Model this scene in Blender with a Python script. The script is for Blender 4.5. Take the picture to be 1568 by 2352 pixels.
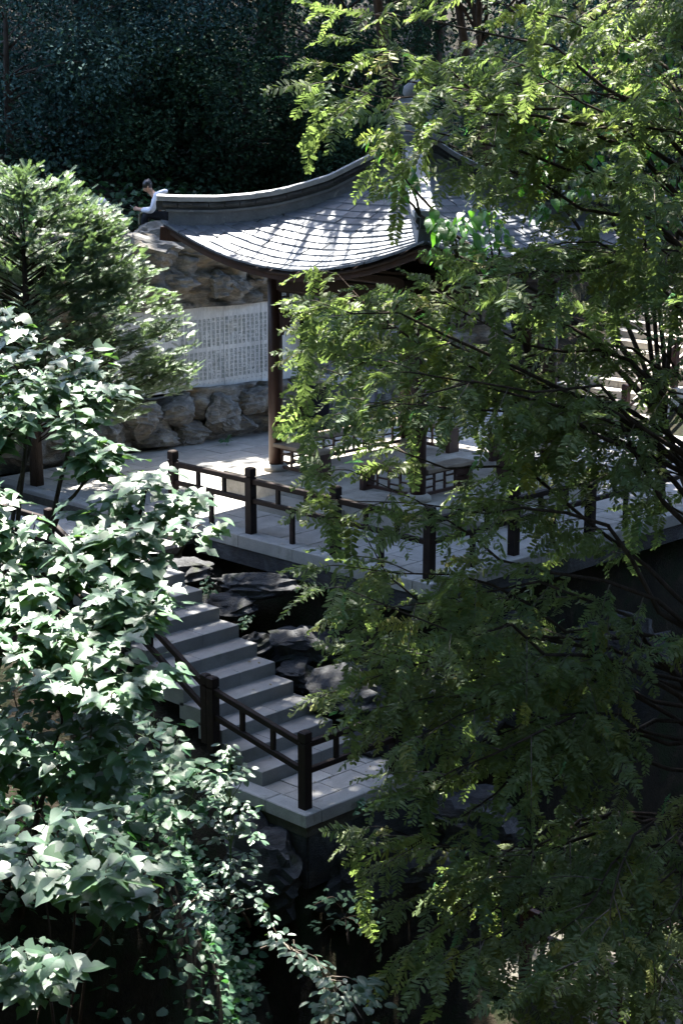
import bpy, math, random
import numpy as np
from mathutils import Matrix, Vector

for o in list(bpy.data.objects):
    bpy.data.objects.remove(o)
SC = bpy.context.scene
COL = SC.collection
R = math.radians
rng = np.random.default_rng(7)
random.seed(7)

# ------------------------------------------------------------------ camera, sky, sun, exposure
CAM = np.array([-17.56, -15.75, 6.62])
YAW, PIT, F = R(44.87), R(13.49), 4005.0
FW = np.array([math.cos(YAW) * math.cos(PIT), math.sin(YAW) * math.cos(PIT), -math.sin(PIT)])
RT = np.array([math.sin(YAW), -math.cos(YAW), 0.0])
UP = np.cross(RT, FW)
cd = bpy.data.cameras.new('camera')
cam = bpy.data.objects.new('camera', cd)
COL.objects.link(cam)
cam.matrix_world = Matrix(((RT[0], UP[0], -FW[0], CAM[0]), (RT[1], UP[1], -FW[1], CAM[1]),
                           (RT[2], UP[2], -FW[2], CAM[2]), (0, 0, 0, 1)))
cd.sensor_fit = 'HORIZONTAL'
cd.sensor_width = 24.0
cd.lens = F / 1568 * 24.0
cd.clip_start = 0.2
cd.clip_end = 600
SC.camera = cam

SUN_DIR = np.array([0.25, 0.40, 1.0])
SUN_DIR /= np.linalg.norm(SUN_DIR)
SUN_EL = math.asin(SUN_DIR[2])
SUN_AZ = math.atan2(SUN_DIR[0], SUN_DIR[1])
w = bpy.data.worlds.new('World')
SC.world = w
w.use_nodes = True
nt = w.node_tree
bg = nt.nodes['Background']
sky = nt.nodes.new('ShaderNodeTexSky')
sky.sky_type = 'NISHITA'
sky.sun_disc = False
sky.sun_elevation = SUN_EL
sky.sun_rotation = SUN_AZ
nt.links.new(sky.outputs[0], bg.inputs['Color'])
bg.inputs['Strength'].default_value = 0.15
sl = bpy.data.lights.new('sun', 'SUN')
sl.energy = 5.0
sl.angle = R(0.53)
sl.color = (1.0, 0.95, 0.86)
so = bpy.data.objects.new('sun', sl)
COL.objects.link(so)
so.rotation_euler = Vector(SUN_DIR).to_track_quat('Z', 'Y').to_euler()
so.location = (10, 16, 40)
vs = SC.view_settings
vs.view_transform = 'Standard'
vs.look = 'None'
vs.exposure = 3.1
vs.gamma = 1.0
vs.use_curve_mapping = False
SC.cycles.max_bounces = 7
SC.cycles.diffuse_bounces = 3
SC.cycles.glossy_bounces = 2
SC.cycles.transmission_bounces = 4
SC.cycles.transparent_max_bounces = 4


def at(px, py, d):
    """world point d metres in front of the camera along the ray of a picture point"""
    return CAM + d * (FW + RT * (px - 784) / F - UP * (py - 1176) / F)


def smooth(a, b, x):
    t = np.clip((np.asarray(x, float) - a) / (b - a), 0, 1)
    return t * t * (3 - 2 * t)


# value noise, vectorised
def _hash(ix, iy, iz, s):
    h = (ix * 374761393 + iy * 668265263 + iz * 2147483647 + s * 974634777) & 0xFFFFFFFF
    h = ((h ^ (h >> 13)) * 1274126177) & 0xFFFFFFFF
    return ((h ^ (h >> 16)) & 0xFFFF) / 65535.0


def vnoise(P, scale=1.0, seed=0, octaves=1):
    P = np.asarray(P, float) * scale
    out = np.zeros(len(P))
    amp, tot = 1.0, 0.0
    for o_ in range(octaves):
        q = P * (2.03 ** o_) + o_ * 17.3
        i = np.floor(q).astype(np.int64)
        f = q - i
        f = f * f * (3 - 2 * f)
        acc = 0
        for dx in (0, 1):
            for dy in (0, 1):
                for dz in (0, 1):
                    wgt = (f[:, 0] if dx else 1 - f[:, 0]) * (f[:, 1] if dy else 1 - f[:, 1]) * (f[:, 2] if dz else 1 - f[:, 2])
                    acc = acc + wgt * _hash(i[:, 0] + dx, i[:, 1] + dy, i[:, 2] + dz, seed + o_)
        out += amp * (acc - 0.5) * 2
        tot += amp
        amp *= 0.5
    return out / tot


# ------------------------------------------------------------------ materials
def new_mat(name):
    m = bpy.data.materials.new(name)
    m.use_nodes = True
    n = m.node_tree
    for x in list(n.nodes):
        if x.type != 'OUTPUT_MATERIAL':
            n.nodes.remove(x)
    return m, n, n.nodes['Material Output']


def nd(n, t, **kw):
    x = n.nodes.new(t)
    for k, v in kw.items():
        setattr(x, k, v)
    return x


def noise_fac(n, scale, detail=4, rough=0.6, coord='Object', stretch=None, dist=0.0):
    tc = nd(n, 'ShaderNodeTexCoord')
    src = tc.outputs[coord]
    if coord == 'Position':
        pass
    if stretch:
        mp = nd(n, 'ShaderNodeMapping')
        mp.inputs['Scale'].default_value = stretch
        n.links.new(src, mp.inputs[0])
        src = mp.outputs[0]
    t = nd(n, 'ShaderNodeTexNoise')
    t.inputs['Scale'].default_value = scale
    t.inputs['Detail'].default_value = detail
    t.inputs['Roughness'].default_value = rough
    t.inputs['Distortion'].default_value = dist
    n.links.new(src, t.inputs['Vector'])
    return t.outputs['Fac']


def ramp(n, fac, stops):
    r = nd(n, 'ShaderNodeValToRGB')
    e = r.color_ramp.elements
    while len(e) < len(stops):
        e.new(0.5)
    for el, (p, c) in zip(e, stops):
        el.position = p
        el.color = (*c, 1)
    n.links.new(fac, r.inputs[0])
    return r.outputs[0]


def mixc(n, fac, a, b, mode='MIX'):
    m = nd(n, 'ShaderNodeMix', data_type='RGBA', blend_type=mode)
    for sock, v in ((m.inputs[0], fac), (m.inputs[6], a), (m.inputs[7], b)):
        if isinstance(v, (int, float)):
            sock.default_value = v
        elif isinstance(v, tuple):
            sock.default_value = (*v, 1)
        else:
            n.links.new(v, sock)
    return m.outputs[2]


def obj_rand(n, lo, hi):
    oi = nd(n, 'ShaderNodeObjectInfo')
    mr = nd(n, 'ShaderNodeMapRange')
    mr.inputs[3].default_value = lo
    mr.inputs[4].default_value = hi
    n.links.new(oi.outputs['Random'], mr.inputs[0])
    return mr.outputs[0]


def mulv(n, col, val):
    h = nd(n, 'ShaderNodeHueSaturation')
    n.links.new(val, h.inputs['Value'])
    n.links.new(col, h.inputs['Color'])
    return h.outputs[0]


def bump(n, height, strength=0.3, dist=0.02):
    b = nd(n, 'ShaderNodeBump')
    b.inputs['Strength'].default_value = strength
    b.inputs['Distance'].default_value = dist
    n.links.new(height, b.inputs['Height'])
    return b.outputs[0]


def surf(name, stops, scale=3.0, rough=0.75, spec=0.35, fine=40.0, bstr=0.25, bdist=0.01, var=None,
         stretch=None, patch=None, detail=5):
    """general mottled surface: coarse noise colour, fine grain, optional second patchy colour"""
    m, n, out = new_mat(name)
    f1 = noise_fac(n, scale, detail, 0.62, stretch=stretch)
    col = ramp(n, f1, stops)
    f2 = noise_fac(n, fine, 3, 0.7, stretch=stretch)
    g = ramp(n, f2, [(0.25, (0.72, 0.72, 0.72)), (0.75, (1.18, 1.18, 1.18))])
    col = mixc(n, 0.8, col, g, 'MULTIPLY')
    if patch:
        pc, psc, lo, hi = patch
        pf = noise_fac(n, psc, 6, 0.65, dist=0.6)
        pm = ramp(n, pf, [(lo, (0, 0, 0)), (hi, (1, 1, 1))])
        col = mixc(n, pm, col, pc)
    if var:
        col = mulv(n, col, obj_rand(n, *var))
    p = nd(n, 'ShaderNodeBsdfPrincipled')
    n.links.new(col, p.inputs['Base Color'])
    p.inputs['Roughness'].default_value = rough
    p.inputs['Specular IOR Level'].default_value = spec
    hs = nd(n, 'ShaderNodeMath', operation='ADD')
    n.links.new(f1, hs.inputs[0])
    n.links.new(f2, hs.inputs[1])
    n.links.new(bump(n, hs.outputs[0], bstr, bdist), p.inputs['Normal'])
    n.links.new(p.outputs[0], out.inputs[0])
    return m


def rock_mat(name, dark, mid, light, ochre, moss=None, sc=1.0):
    m, n, out = new_mat(name)
    f1 = noise_fac(n, 1.6 * sc, 8, 0.68, dist=0.8)
    col = ramp(n, f1, [(0.28, dark), (0.5, mid), (0.72, light)])
    f2 = noise_fac(n, 1.1 * sc, 4, 0.6, dist=1.2)
    om = ramp(n, f2, [(0.52, (0, 0, 0)), (0.66, (1, 1, 1))])
    col = mixc(n, om, col, mixc(n, 0.45, col, ochre))
    if moss:
        f4 = noise_fac(n, 2.3 * sc, 5, 0.7)
        mm = ramp(n, f4, [(0.55, (0, 0, 0)), (0.68, (1, 1, 1))])
        col = mixc(n, mm, col, moss)
    f3 = noise_fac(n, 7.0 * sc, 6, 0.7, stretch=(1, 1, 4.5), dist=1.0)
    st = ramp(n, f3, [(0.35, (0.5, 0.5, 0.5)), (0.6, (1.1, 1.1, 1.1))])
    col = mixc(n, 0.85, col, st, 'MULTIPLY')
    p = nd(n, 'ShaderNodeBsdfPrincipled')
    n.links.new(col, p.inputs['Base Color'])
    p.inputs['Roughness'].default_value = 0.78
    p.inputs['Specular IOR Level'].default_value = 0.3
    hs = nd(n, 'ShaderNodeMath', operation='ADD')
    n.links.new(f1, hs.inputs[0])
    n.links.new(f3, hs.inputs[1])
    n.links.new(bump(n, hs.outputs[0], 0.7, 0.05), p.inputs['Normal'])
    n.links.new(p.outputs[0], out.inputs[0])
    return m


def leaf_mat(name, stops, rough=0.45, spec=0.5, trans=0.3, tcol=(0.25, 0.40, 0.05), bump_s=0.0, sheen=0.0):
    """leaf: colour picked by the per-leaf 'tint' attribute and the object's own random"""
    m, n, out = new_mat(name)
    a = nd(n, 'ShaderNodeAttribute')
    a.attribute_name = 'tint'
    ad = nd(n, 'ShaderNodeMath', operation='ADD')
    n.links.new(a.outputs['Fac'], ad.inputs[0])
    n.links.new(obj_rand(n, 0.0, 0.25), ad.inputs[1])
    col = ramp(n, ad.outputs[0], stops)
    f = noise_fac(n, 30.0, 2, 0.5)
    col = mixc(n, 0.5, col, ramp(n, f, [(0.3, (0.75, 0.75, 0.75)), (0.7, (1.15, 1.15, 1.15))]), 'MULTIPLY')
    p = nd(n, 'ShaderNodeBsdfPrincipled')
    n.links.new(col, p.inputs['Base Color'])
    p.inputs['Roughness'].default_value = rough
    p.inputs['Specular IOR Level'].default_value = spec
    t = nd(n, 'ShaderNodeBsdfTranslucent')
    n.links.new(mixc(n, 0.6, col, tcol), t.inputs['Color'])
    mx = nd(n, 'ShaderNodeMixShader')
    mx.inputs[0].default_value = trans
    n.links.new(p.outputs[0], mx.inputs[1])
    n.links.new(t.outputs[0], mx.inputs[2])
    n.links.new(mx.outputs[0], out.inputs[0])
    return m


M = {}
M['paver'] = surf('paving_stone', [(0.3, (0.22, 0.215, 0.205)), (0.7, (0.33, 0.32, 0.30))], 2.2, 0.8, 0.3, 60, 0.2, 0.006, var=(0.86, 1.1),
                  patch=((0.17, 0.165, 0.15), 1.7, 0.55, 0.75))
M['kerb'] = surf('kerb_stone', [(0.3, (0.20, 0.20, 0.195)), (0.7, (0.30, 0.295, 0.28))], 2.0, 0.8, 0.3, 55, 0.25, 0.008, var=(0.9, 1.08),
                 patch=((0.12, 0.12, 0.10), 2.6, 0.56, 0.72))
M['step'] = surf('step_granite', [(0.3, (0.155, 0.155, 0.155)), (0.7, (0.225, 0.225, 0.22))], 2.5, 0.72, 0.35, 70, 0.2, 0.006, var=(0.92, 1.08),
                 patch=((0.14, 0.14, 0.13), 2.2, 0.58, 0.74))
M['platform'] = surf('platform_stone', [(0.3, (0.27, 0.245, 0.21)), (0.7, (0.37, 0.345, 0.30))], 2.4, 0.8, 0.3, 50, 0.25, 0.008, var=(0.92, 1.06),
                     patch=((0.16, 0.145, 0.12), 3.0, 0.55, 0.75))
M['path'] = surf('shade_toned_path_stone', [(0.3, (0.04, 0.04, 0.04)), (0.7, (0.075, 0.075, 0.073))], 2.5, 0.8, 0.3, 60, 0.2, 0.006, var=(0.85, 1.1))  # shade over the lower path is put into this stone colour
M['joint'] = surf('joint_dirt', [(0.3, (0.05, 0.047, 0.04)), (0.7, (0.09, 0.085, 0.07))], 6, 0.95, 0.1)
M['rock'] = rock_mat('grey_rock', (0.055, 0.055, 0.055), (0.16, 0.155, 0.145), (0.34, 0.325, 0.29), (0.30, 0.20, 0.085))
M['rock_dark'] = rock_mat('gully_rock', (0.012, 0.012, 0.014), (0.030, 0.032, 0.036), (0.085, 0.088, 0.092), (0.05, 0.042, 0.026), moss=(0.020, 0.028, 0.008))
M['soil'] = surf('leaf_litter_soil', [(0.3, (0.008, 0.007, 0.005)), (0.55, (0.020, 0.016, 0.010)), (0.75, (0.042, 0.035, 0.022))], 3.5, 0.95, 0.15, 28, 0.6, 0.04,
                 patch=((0.010, 0.016, 0.005), 1.3, 0.5, 0.62))
M['slate'] = surf('slate', [(0.3, (0.10, 0.112, 0.132)), (0.7, (0.165, 0.178, 0.20))], 1.6, 0.46, 0.55, 26, 0.35, 0.008, var=(0.78, 1.2),
                  patch=((0.26, 0.27, 0.28), 2.5, 0.62, 0.78))
M['ridge'] = surf('ridge_plaster', [(0.3, (0.12, 0.13, 0.148)), (0.7, (0.20, 0.21, 0.225))], 3.0, 0.7, 0.35, 30, 0.3, 0.01,
                  patch=((0.42, 0.41, 0.39), 4.0, 0.60, 0.75))
M['ridge_cap'] = surf('ridge_cap_plaster', [(0.3, (0.25, 0.26, 0.275)), (0.7, (0.38, 0.385, 0.39))], 3.0, 0.65, 0.35, 25, 0.25, 0.008,
                      patch=((0.16, 0.165, 0.17), 3.5, 0.58, 0.75))
M['ridge_tile'] = surf('dark_ridge_tile', [(0.3, (0.03, 0.032, 0.036)), (0.7, (0.075, 0.08, 0.085))], 6.0, 0.6, 0.4, 30, 0.4, 0.01,
                       patch=((0.20, 0.20, 0.19), 8.0, 0.66, 0.8))
M['wood'] = surf('red_brown_wood', [(0.3, (0.030, 0.012, 0.008)), (0.7, (0.060, 0.024, 0.015))], 2.0, 0.5, 0.4, 14, 0.2, 0.006, stretch=(3, 3, 0.4))
M['wood_dark'] = surf('dark_eave_wood', [(0.3, (0.020, 0.011, 0.009)), (0.7, (0.042, 0.022, 0.017))], 3.0, 0.65, 0.3, 18, 0.2, 0.006)
M['rail'] = surf('railing_wood', [(0.3, (0.007, 0.004, 0.003)), (0.7, (0.016, 0.008, 0.006))], 4.0, 0.65, 0.18, 30, 0.3, 0.004, stretch=(1, 1, 1),
                 patch=((0.05, 0.034, 0.025), 5.0, 0.62, 0.85))
M['rail_red'] = surf('reddish_railing_wood', [(0.3, (0.022, 0.007, 0.004)), (0.7, (0.05, 0.016, 0.008))], 4.0, 0.5, 0.4, 30, 0.3, 0.004)
M['seat'] = surf('worn_bench_wood', [(0.3, (0.13, 0.095, 0.065)), (0.7, (0.27, 0.21, 0.15))], 3.0, 0.6, 0.35, 22, 0.3, 0.006, stretch=(1, 1, 1))
M['marble'] = surf('grey_marble', [(0.25, (0.36, 0.365, 0.375)), (0.5, (0.47, 0.475, 0.48)), (0.75, (0.56, 0.565, 0.56))], 1.6, 0.6, 0.4, 18, 0.1, 0.004,
                   patch=((0.38, 0.36, 0.31), 1.3, 0.58, 0.8), stretch=(1.6, 1, 0.5))
M['ink'] = surf('inscription_paint', [(0.3, (0.07, 0.10, 0.095)), (0.7, (0.13, 0.16, 0.15))], 8, 0.7, 0.3)
M['bark'] = surf('bark', [(0.3, (0.020, 0.014, 0.010)), (0.7, (0.055, 0.040, 0.030))], 5.0, 0.9, 0.2, 25, 0.7, 0.02, stretch=(2, 2, 0.5))
M['twig'] = surf('twig_bark', [(0.3, (0.07, 0.055, 0.042)), (0.7, (0.16, 0.14, 0.115))], 9.0, 0.8, 0.2, 40, 0.3, 0.003)
M['stem_green'] = surf('green_stem', [(0.3, (0.05, 0.09, 0.03)), (0.7, (0.10, 0.15, 0.06))], 6.0, 0.6, 0.3)
M['mulberry'] = leaf_mat('mulberry_leaf', [(0.0, (0.045, 0.095, 0.060)), (0.6, (0.065, 0.125, 0.072)), (1.0, (0.09, 0.16, 0.075)), (1.2, (0.12, 0.2, 0.07))],
                         0.45, 0.6, 0.25, (0.24, 0.50, 0.06))
M['nettle'] = leaf_mat('nettle_leaf', [(0.0, (0.022, 0.070, 0.034)), (0.7, (0.035, 0.10, 0.045)), (1.2, (0.05, 0.13, 0.05))], 0.5, 0.5, 0.25, (0.12, 0.40, 0.06))
M['oval'] = leaf_mat('oval_leaf', [(0.0, (0.035, 0.075, 0.05)), (0.7, (0.055, 0.105, 0.065)), (1.2, (0.085, 0.15, 0.08))], 0.45, 0.5, 0.22, (0.2, 0.42, 0.06))
M['redwood'] = leaf_mat('redwood_leaf', [(0.0, (0.048, 0.098, 0.044)), (0.35, (0.082, 0.125, 0.052)), (0.75, (0.115, 0.145, 0.058)), (1.0, (0.18, 0.18, 0.04)), (1.2, (0.20, 0.19, 0.03))],
                        0.55, 0.35, 0.46, (0.26, 0.38, 0.08))
M['redwood_tip'] = leaf_mat('redwood_tip_leaf', [(0.0, (0.05, 0.16, 0.06)), (1.2, (0.09, 0.24, 0.08))], 0.5, 0.4, 0.4, (0.15, 0.45, 0.08))
M['dry_leaf'] = leaf_mat('dry_leaf', [(0.0, (0.10, 0.06, 0.025)), (1.2, (0.16, 0.12, 0.04))], 0.7, 0.3, 0.1)
M['conifer'] = leaf_mat('conifer_needle', [(0.0, (0.045, 0.085, 0.055)), (0.6, (0.075, 0.12, 0.070)), (1.0, (0.11, 0.165, 0.08)), (1.2, (0.14, 0.2, 0.08))], 0.5, 0.45, 0.26, (0.24, 0.38, 0.10))
M['hill_creeper'] = leaf_mat('creeper_leaf', [(0.0, (0.012, 0.036, 0.018)), (0.7, (0.020, 0.055, 0.026)), (1.2, (0.03, 0.08, 0.03))], 0.5, 0.35, 0.12, (0.08, 0.25, 0.05))
M['broad'] = leaf_mat('broadleaf_leaf', [(0.0, (0.022, 0.06, 0.022)), (0.6, (0.035, 0.095, 0.028)), (1.2, (0.06, 0.15, 0.03))], 0.45, 0.35, 0.42, (0.22, 0.62, 0.04))
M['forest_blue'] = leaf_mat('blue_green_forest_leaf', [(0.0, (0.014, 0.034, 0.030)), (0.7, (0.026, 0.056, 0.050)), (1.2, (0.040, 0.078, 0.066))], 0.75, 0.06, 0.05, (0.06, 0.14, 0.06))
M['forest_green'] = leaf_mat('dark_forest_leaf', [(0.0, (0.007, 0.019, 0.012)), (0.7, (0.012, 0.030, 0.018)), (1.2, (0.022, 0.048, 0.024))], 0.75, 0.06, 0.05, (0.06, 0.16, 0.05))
M['skin'] = surf('skin', [(0.3, (0.42, 0.24, 0.16)), (0.7, (0.50, 0.29, 0.20))], 3, 0.5, 0.4, 40, 0.05)
M['hair'] = surf('black_hair', [(0.3, (0.012, 0.010, 0.010)), (0.7, (0.025, 0.020, 0.018))], 8, 0.4, 0.5, 30, 0.4, 0.006)
M['hoodie'] = surf('pale_grey_fleece', [(0.3, (0.52, 0.53, 0.60)), (0.7, (0.62, 0.63, 0.70))], 4, 0.9, 0.2, 60, 0.3, 0.008)
M['trousers'] = surf('black_cloth', [(0.3, (0.012, 0.012, 0.016)), (0.7, (0.025, 0.025, 0.03))], 4, 0.9, 0.2, 50, 0.3, 0.006)
M['cream'] = surf('cream_cloth', [(0.3, (0.55, 0.50, 0.36)), (0.7, (0.65, 0.60, 0.46))], 4, 0.85, 0.2, 50, 0.2, 0.006)
M['cap'] = surf('lilac_grey_cloth', [(0.3, (0.32, 0.32, 0.42)), (0.7, (0.40, 0.40, 0.50))], 4, 0.85, 0.2, 50, 0.2, 0.006)
M['phone'] = surf('phone_glass', [(0.3, (0.25, 0.26, 0.28)), (0.7, (0.3, 0.31, 0.33))], 4, 0.25, 0.5)
M['kiosk'] = surf('dark_blue_metal', [(0.3, (0.008, 0.009, 0.02)), (0.7, (0.014, 0.015, 0.03))], 3, 0.45, 0.5)
M['kiosk_panel'] = surf('grey_panel', [(0.3, (0.085, 0.085, 0.095)), (0.7, (0.11, 0.11, 0.12))], 3, 0.5, 0.4)
M['white_print'] = surf('white_print', [(0.3, (0.6, 0.6, 0.6)), (0.7, (0.7, 0.7, 0.7))], 3, 0.6, 0.3)


# ------------------------------------------------------------------ object helpers
def tag(o, label=None, cat=None, group=None, kind=None):
    if label:
        o['label'] = label
    if cat:
        o['category'] = cat
    if group:
        o['group'] = group
    if kind:
        o['kind'] = kind
    return o


def empty(name, loc=(0, 0, 0), label=None, cat=None, group=None, kind=None):
    o = bpy.data.objects.new(name, None)
    o.location = loc
    o.empty_display_size = 0.2
    COL.objects.link(o)
    return tag(o, label, cat, group, kind)


def link(name, mesh, parent=None, loc=None, rot=None, kind=None):
    o = bpy.data.objects.new(name, mesh)
    COL.objects.link(o)
    if parent is not None:
        o.parent = parent
        if parent.parent is None:
            o.matrix_parent_inverse = Matrix.Translation(-Vector(parent.location))
        else:
            o.matrix_parent_inverse = (Matrix.Translation(Vector(parent.parent.location) * 0)
                                       if False else Matrix.Identity(4))
    if loc is not None:
        o.location = loc
    if rot is not None:
        o.rotation_euler = rot
    if kind:
        o['kind'] = kind
    return o


def raw_mesh(name, V, loops, starts, totals, mat, smooth=False, tint=None):
    me = bpy.data.meshes.new(name)
    V = np.ascontiguousarray(V, dtype=np.float32)
    me.vertices.add(len(V))
    me.vertices.foreach_set('co', V.ravel())
    me.loops.add(len(loops))
    me.loops.foreach_set('vertex_index', np.ascontiguousarray(loops, dtype=np.int32))
    me.polygons.add(len(starts))
    me.polygons.foreach_set('loop_start', np.ascontiguousarray(starts, dtype=np.int32))
    try:
        me.polygons.foreach_set('loop_total', np.ascontiguousarray(totals, dtype=np.int32))
    except Exception:
        pass
    if tint is not None:
        a = me.attributes.new('tint', 'FLOAT', 'POINT')
        a.data.foreach_set('value', np.ascontiguousarray(tint, dtype=np.float32))
    me.materials.append(mat)
    me.update(calc_edges=True)
    me.polygons.foreach_set('use_smooth', np.full(len(starts), bool(smooth)))
    if smooth == 2:
        me.set_sharp_from_angle(angle=R(24))
    return me


class MB:
    """collects polygons, builds one mesh"""

    def __init__(self):
        self.V, self.F, self.n = [], [], 0

    def add(self, verts, faces):
        for f in faces:
            self.F.append([i + self.n for i in f])
        self.V.append(np.asarray(verts, float))
        self.n += len(verts)
        return self

    def box(self, c, s, rotz=0.0, ch=0.0):
        """box centred at c, size s, top edges chamfered by ch"""
        x, y, z = s[0] / 2, s[1] / 2, s[2] / 2
        if ch <= 0:
            v = [(-x, -y, -z), (x, -y, -z), (x, y, -z), (-x, y, -z), (-x, -y, z), (x, -y, z), (x, y, z), (-x, y, z)]
            f = [(3, 2, 1, 0), (4, 5, 6, 7), (0, 1, 5, 4), (1, 2, 6, 5), (2, 3, 7, 6), (3, 0, 4, 7)]
        else:
            h = ch
            v = [(-x, -y, -z), (x, -y, -z), (x, y, -z), (-x, y, -z),
                 (-x, -y, z - h), (x, -y, z - h), (x, y, z - h), (-x, y, z - h),
                 (-x + h, -y + h, z), (x - h, -y + h, z), (x - h, y - h, z), (-x + h, y - h, z)]
            f = [(3, 2, 1, 0), (8, 9, 10, 11)]
            for i in range(4):
                j = (i + 1) % 4
                f.append((i, j, j + 4, i + 4))
                f.append((i + 4, j + 4, j + 8, i + 8))
        v = np.array(v, float)
        if rotz:
            cz, sz = math.cos(rotz), math.sin(rotz)
            v = np.stack([v[:, 0] * cz - v[:, 1] * sz, v[:, 0] * sz + v[:, 1] * cz, v[:, 2]], 1)
        return self.add(v + np.array(c, float), f)

    def beam(self, a, b, wd, ht, up=(0, 0, 1), ch=0.0):
        """square bar from a to b, wd wide, ht tall, optional 45 degree chamfer on the long edges"""
        a, b = np.array(a, float), np.array(b, float)
        d = b - a
        d /= np.linalg.norm(d)
        s = np.cross(d, up)
        if np.linalg.norm(s) < 1e-6:
            s = np.array([1.0, 0, 0])
        s /= np.linalg.norm(s)
        u = np.cross(s, d)
        hw, hh = wd / 2, ht / 2
        if ch:
            pr = [(-hw, -hh + ch), (-hw + ch, -hh), (hw - ch, -hh), (hw, -hh + ch), (hw, hh - ch), (hw - ch, hh), (-hw + ch, hh), (-hw, hh - ch)]
        else:
            pr = [(-hw, -hh), (hw, -hh), (hw, hh), (-hw, hh)]
        k = len(pr)
        v = [a + s * p + u * q for p, q in pr] + [b + s * p + u * q for p, q in pr]
        f = [tuple(range(k))[::-1], tuple(range(k, 2 * k))]
        for i in range(k):
            j = (i + 1) % k
            f.append((i, j, j + k, i + k))
        return self.add(v, f)

    def tube(self, pts, rad, k=6):
        pts = np.asarray(pts, float)
        rad = np.broadcast_to(rad, len(pts))
        v, f = [], []
        ref = np.array([0.31, 0.17, 0.93])
        for i, p in enumerate(pts):
            d = pts[min(i + 1, len(pts) - 1)] - pts[max(i - 1, 0)]
            d = d / (np.linalg.norm(d) + 1e-9)
            s = np.cross(d, ref)
            if np.linalg.norm(s) < 1e-3:
                s = np.cross(d, (1, 0, 0))
            s /= np.linalg.norm(s)
            u = np.cross(s, d)
            for j in range(k):
                t = 2 * math.pi * j / k
                v.append(p + rad[i] * (s * math.cos(t) + u * math.sin(t)))
        for i in range(len(pts) - 1):
            for j in range(k):
                j2 = (j + 1) % k
                f.append((i * k + j, i * k + j2, (i + 1) * k + j2, (i + 1) * k + j))
        f.append(tuple(range(k))[::-1])
        f.append(tuple((len(pts) - 1) * k + j for j in range(k)))
        return self.add(v, f)

    def lathe(self, prof, c, k=20):
        v, f = [], []
        for r_, z in prof:
            for j in range(k):
                t = 2 * math.pi * j / k
                v.append((c[0] + r_ * math.cos(t), c[1] + r_ * math.sin(t), c[2] + z))
        for i in range(len(prof) - 1):
            for j in range(k):
                j2 = (j + 1) % k
                f.append((i * k + j, i * k + j2, (i + 1) * k + j2, (i + 1) * k + j))
        f.append(tuple((len(prof) - 1) * k + j for j in range(k)))
        f.append(tuple(range(k))[::-1])
        return self.add(v, f)

    def mesh(self, name, mat, smooth=False):
        V = np.concatenate(self.V)
        tot = np.array([len(f) for f in self.F])
        st = np.concatenate([[0], np.cumsum(tot)[:-1]])
        lp = np.concatenate([np.array(f) for f in self.F])
        return raw_mesh(name, V, lp, st, tot, mat, smooth)

    def build(self, name, mat, parent=None, smooth=False, kind=None):
        return link(name, self.mesh(name, mat, smooth), parent, kind=kind)


def sub(name, mesh, parent_part):
    """sub-part: parent is a part whose mesh is already in world coordinates"""
    o = bpy.data.objects.new(name, mesh)
    COL.objects.link(o)
    o.parent = parent_part
    return o


# ------------------------------------------------------------------ terrain
U_ = lambda x, y: (x - CAM[0]) * RT[0] + (y - CAM[1]) * RT[1]
W_ = lambda x, y: (x - CAM[0]) * math.cos(YAW) + (y - CAM[1]) * math.sin(YAW)


def zstair(y):
    return -2.28 + np.clip((y - 0.205) / 0.395 * 0.19, 0, 2.28)


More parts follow.
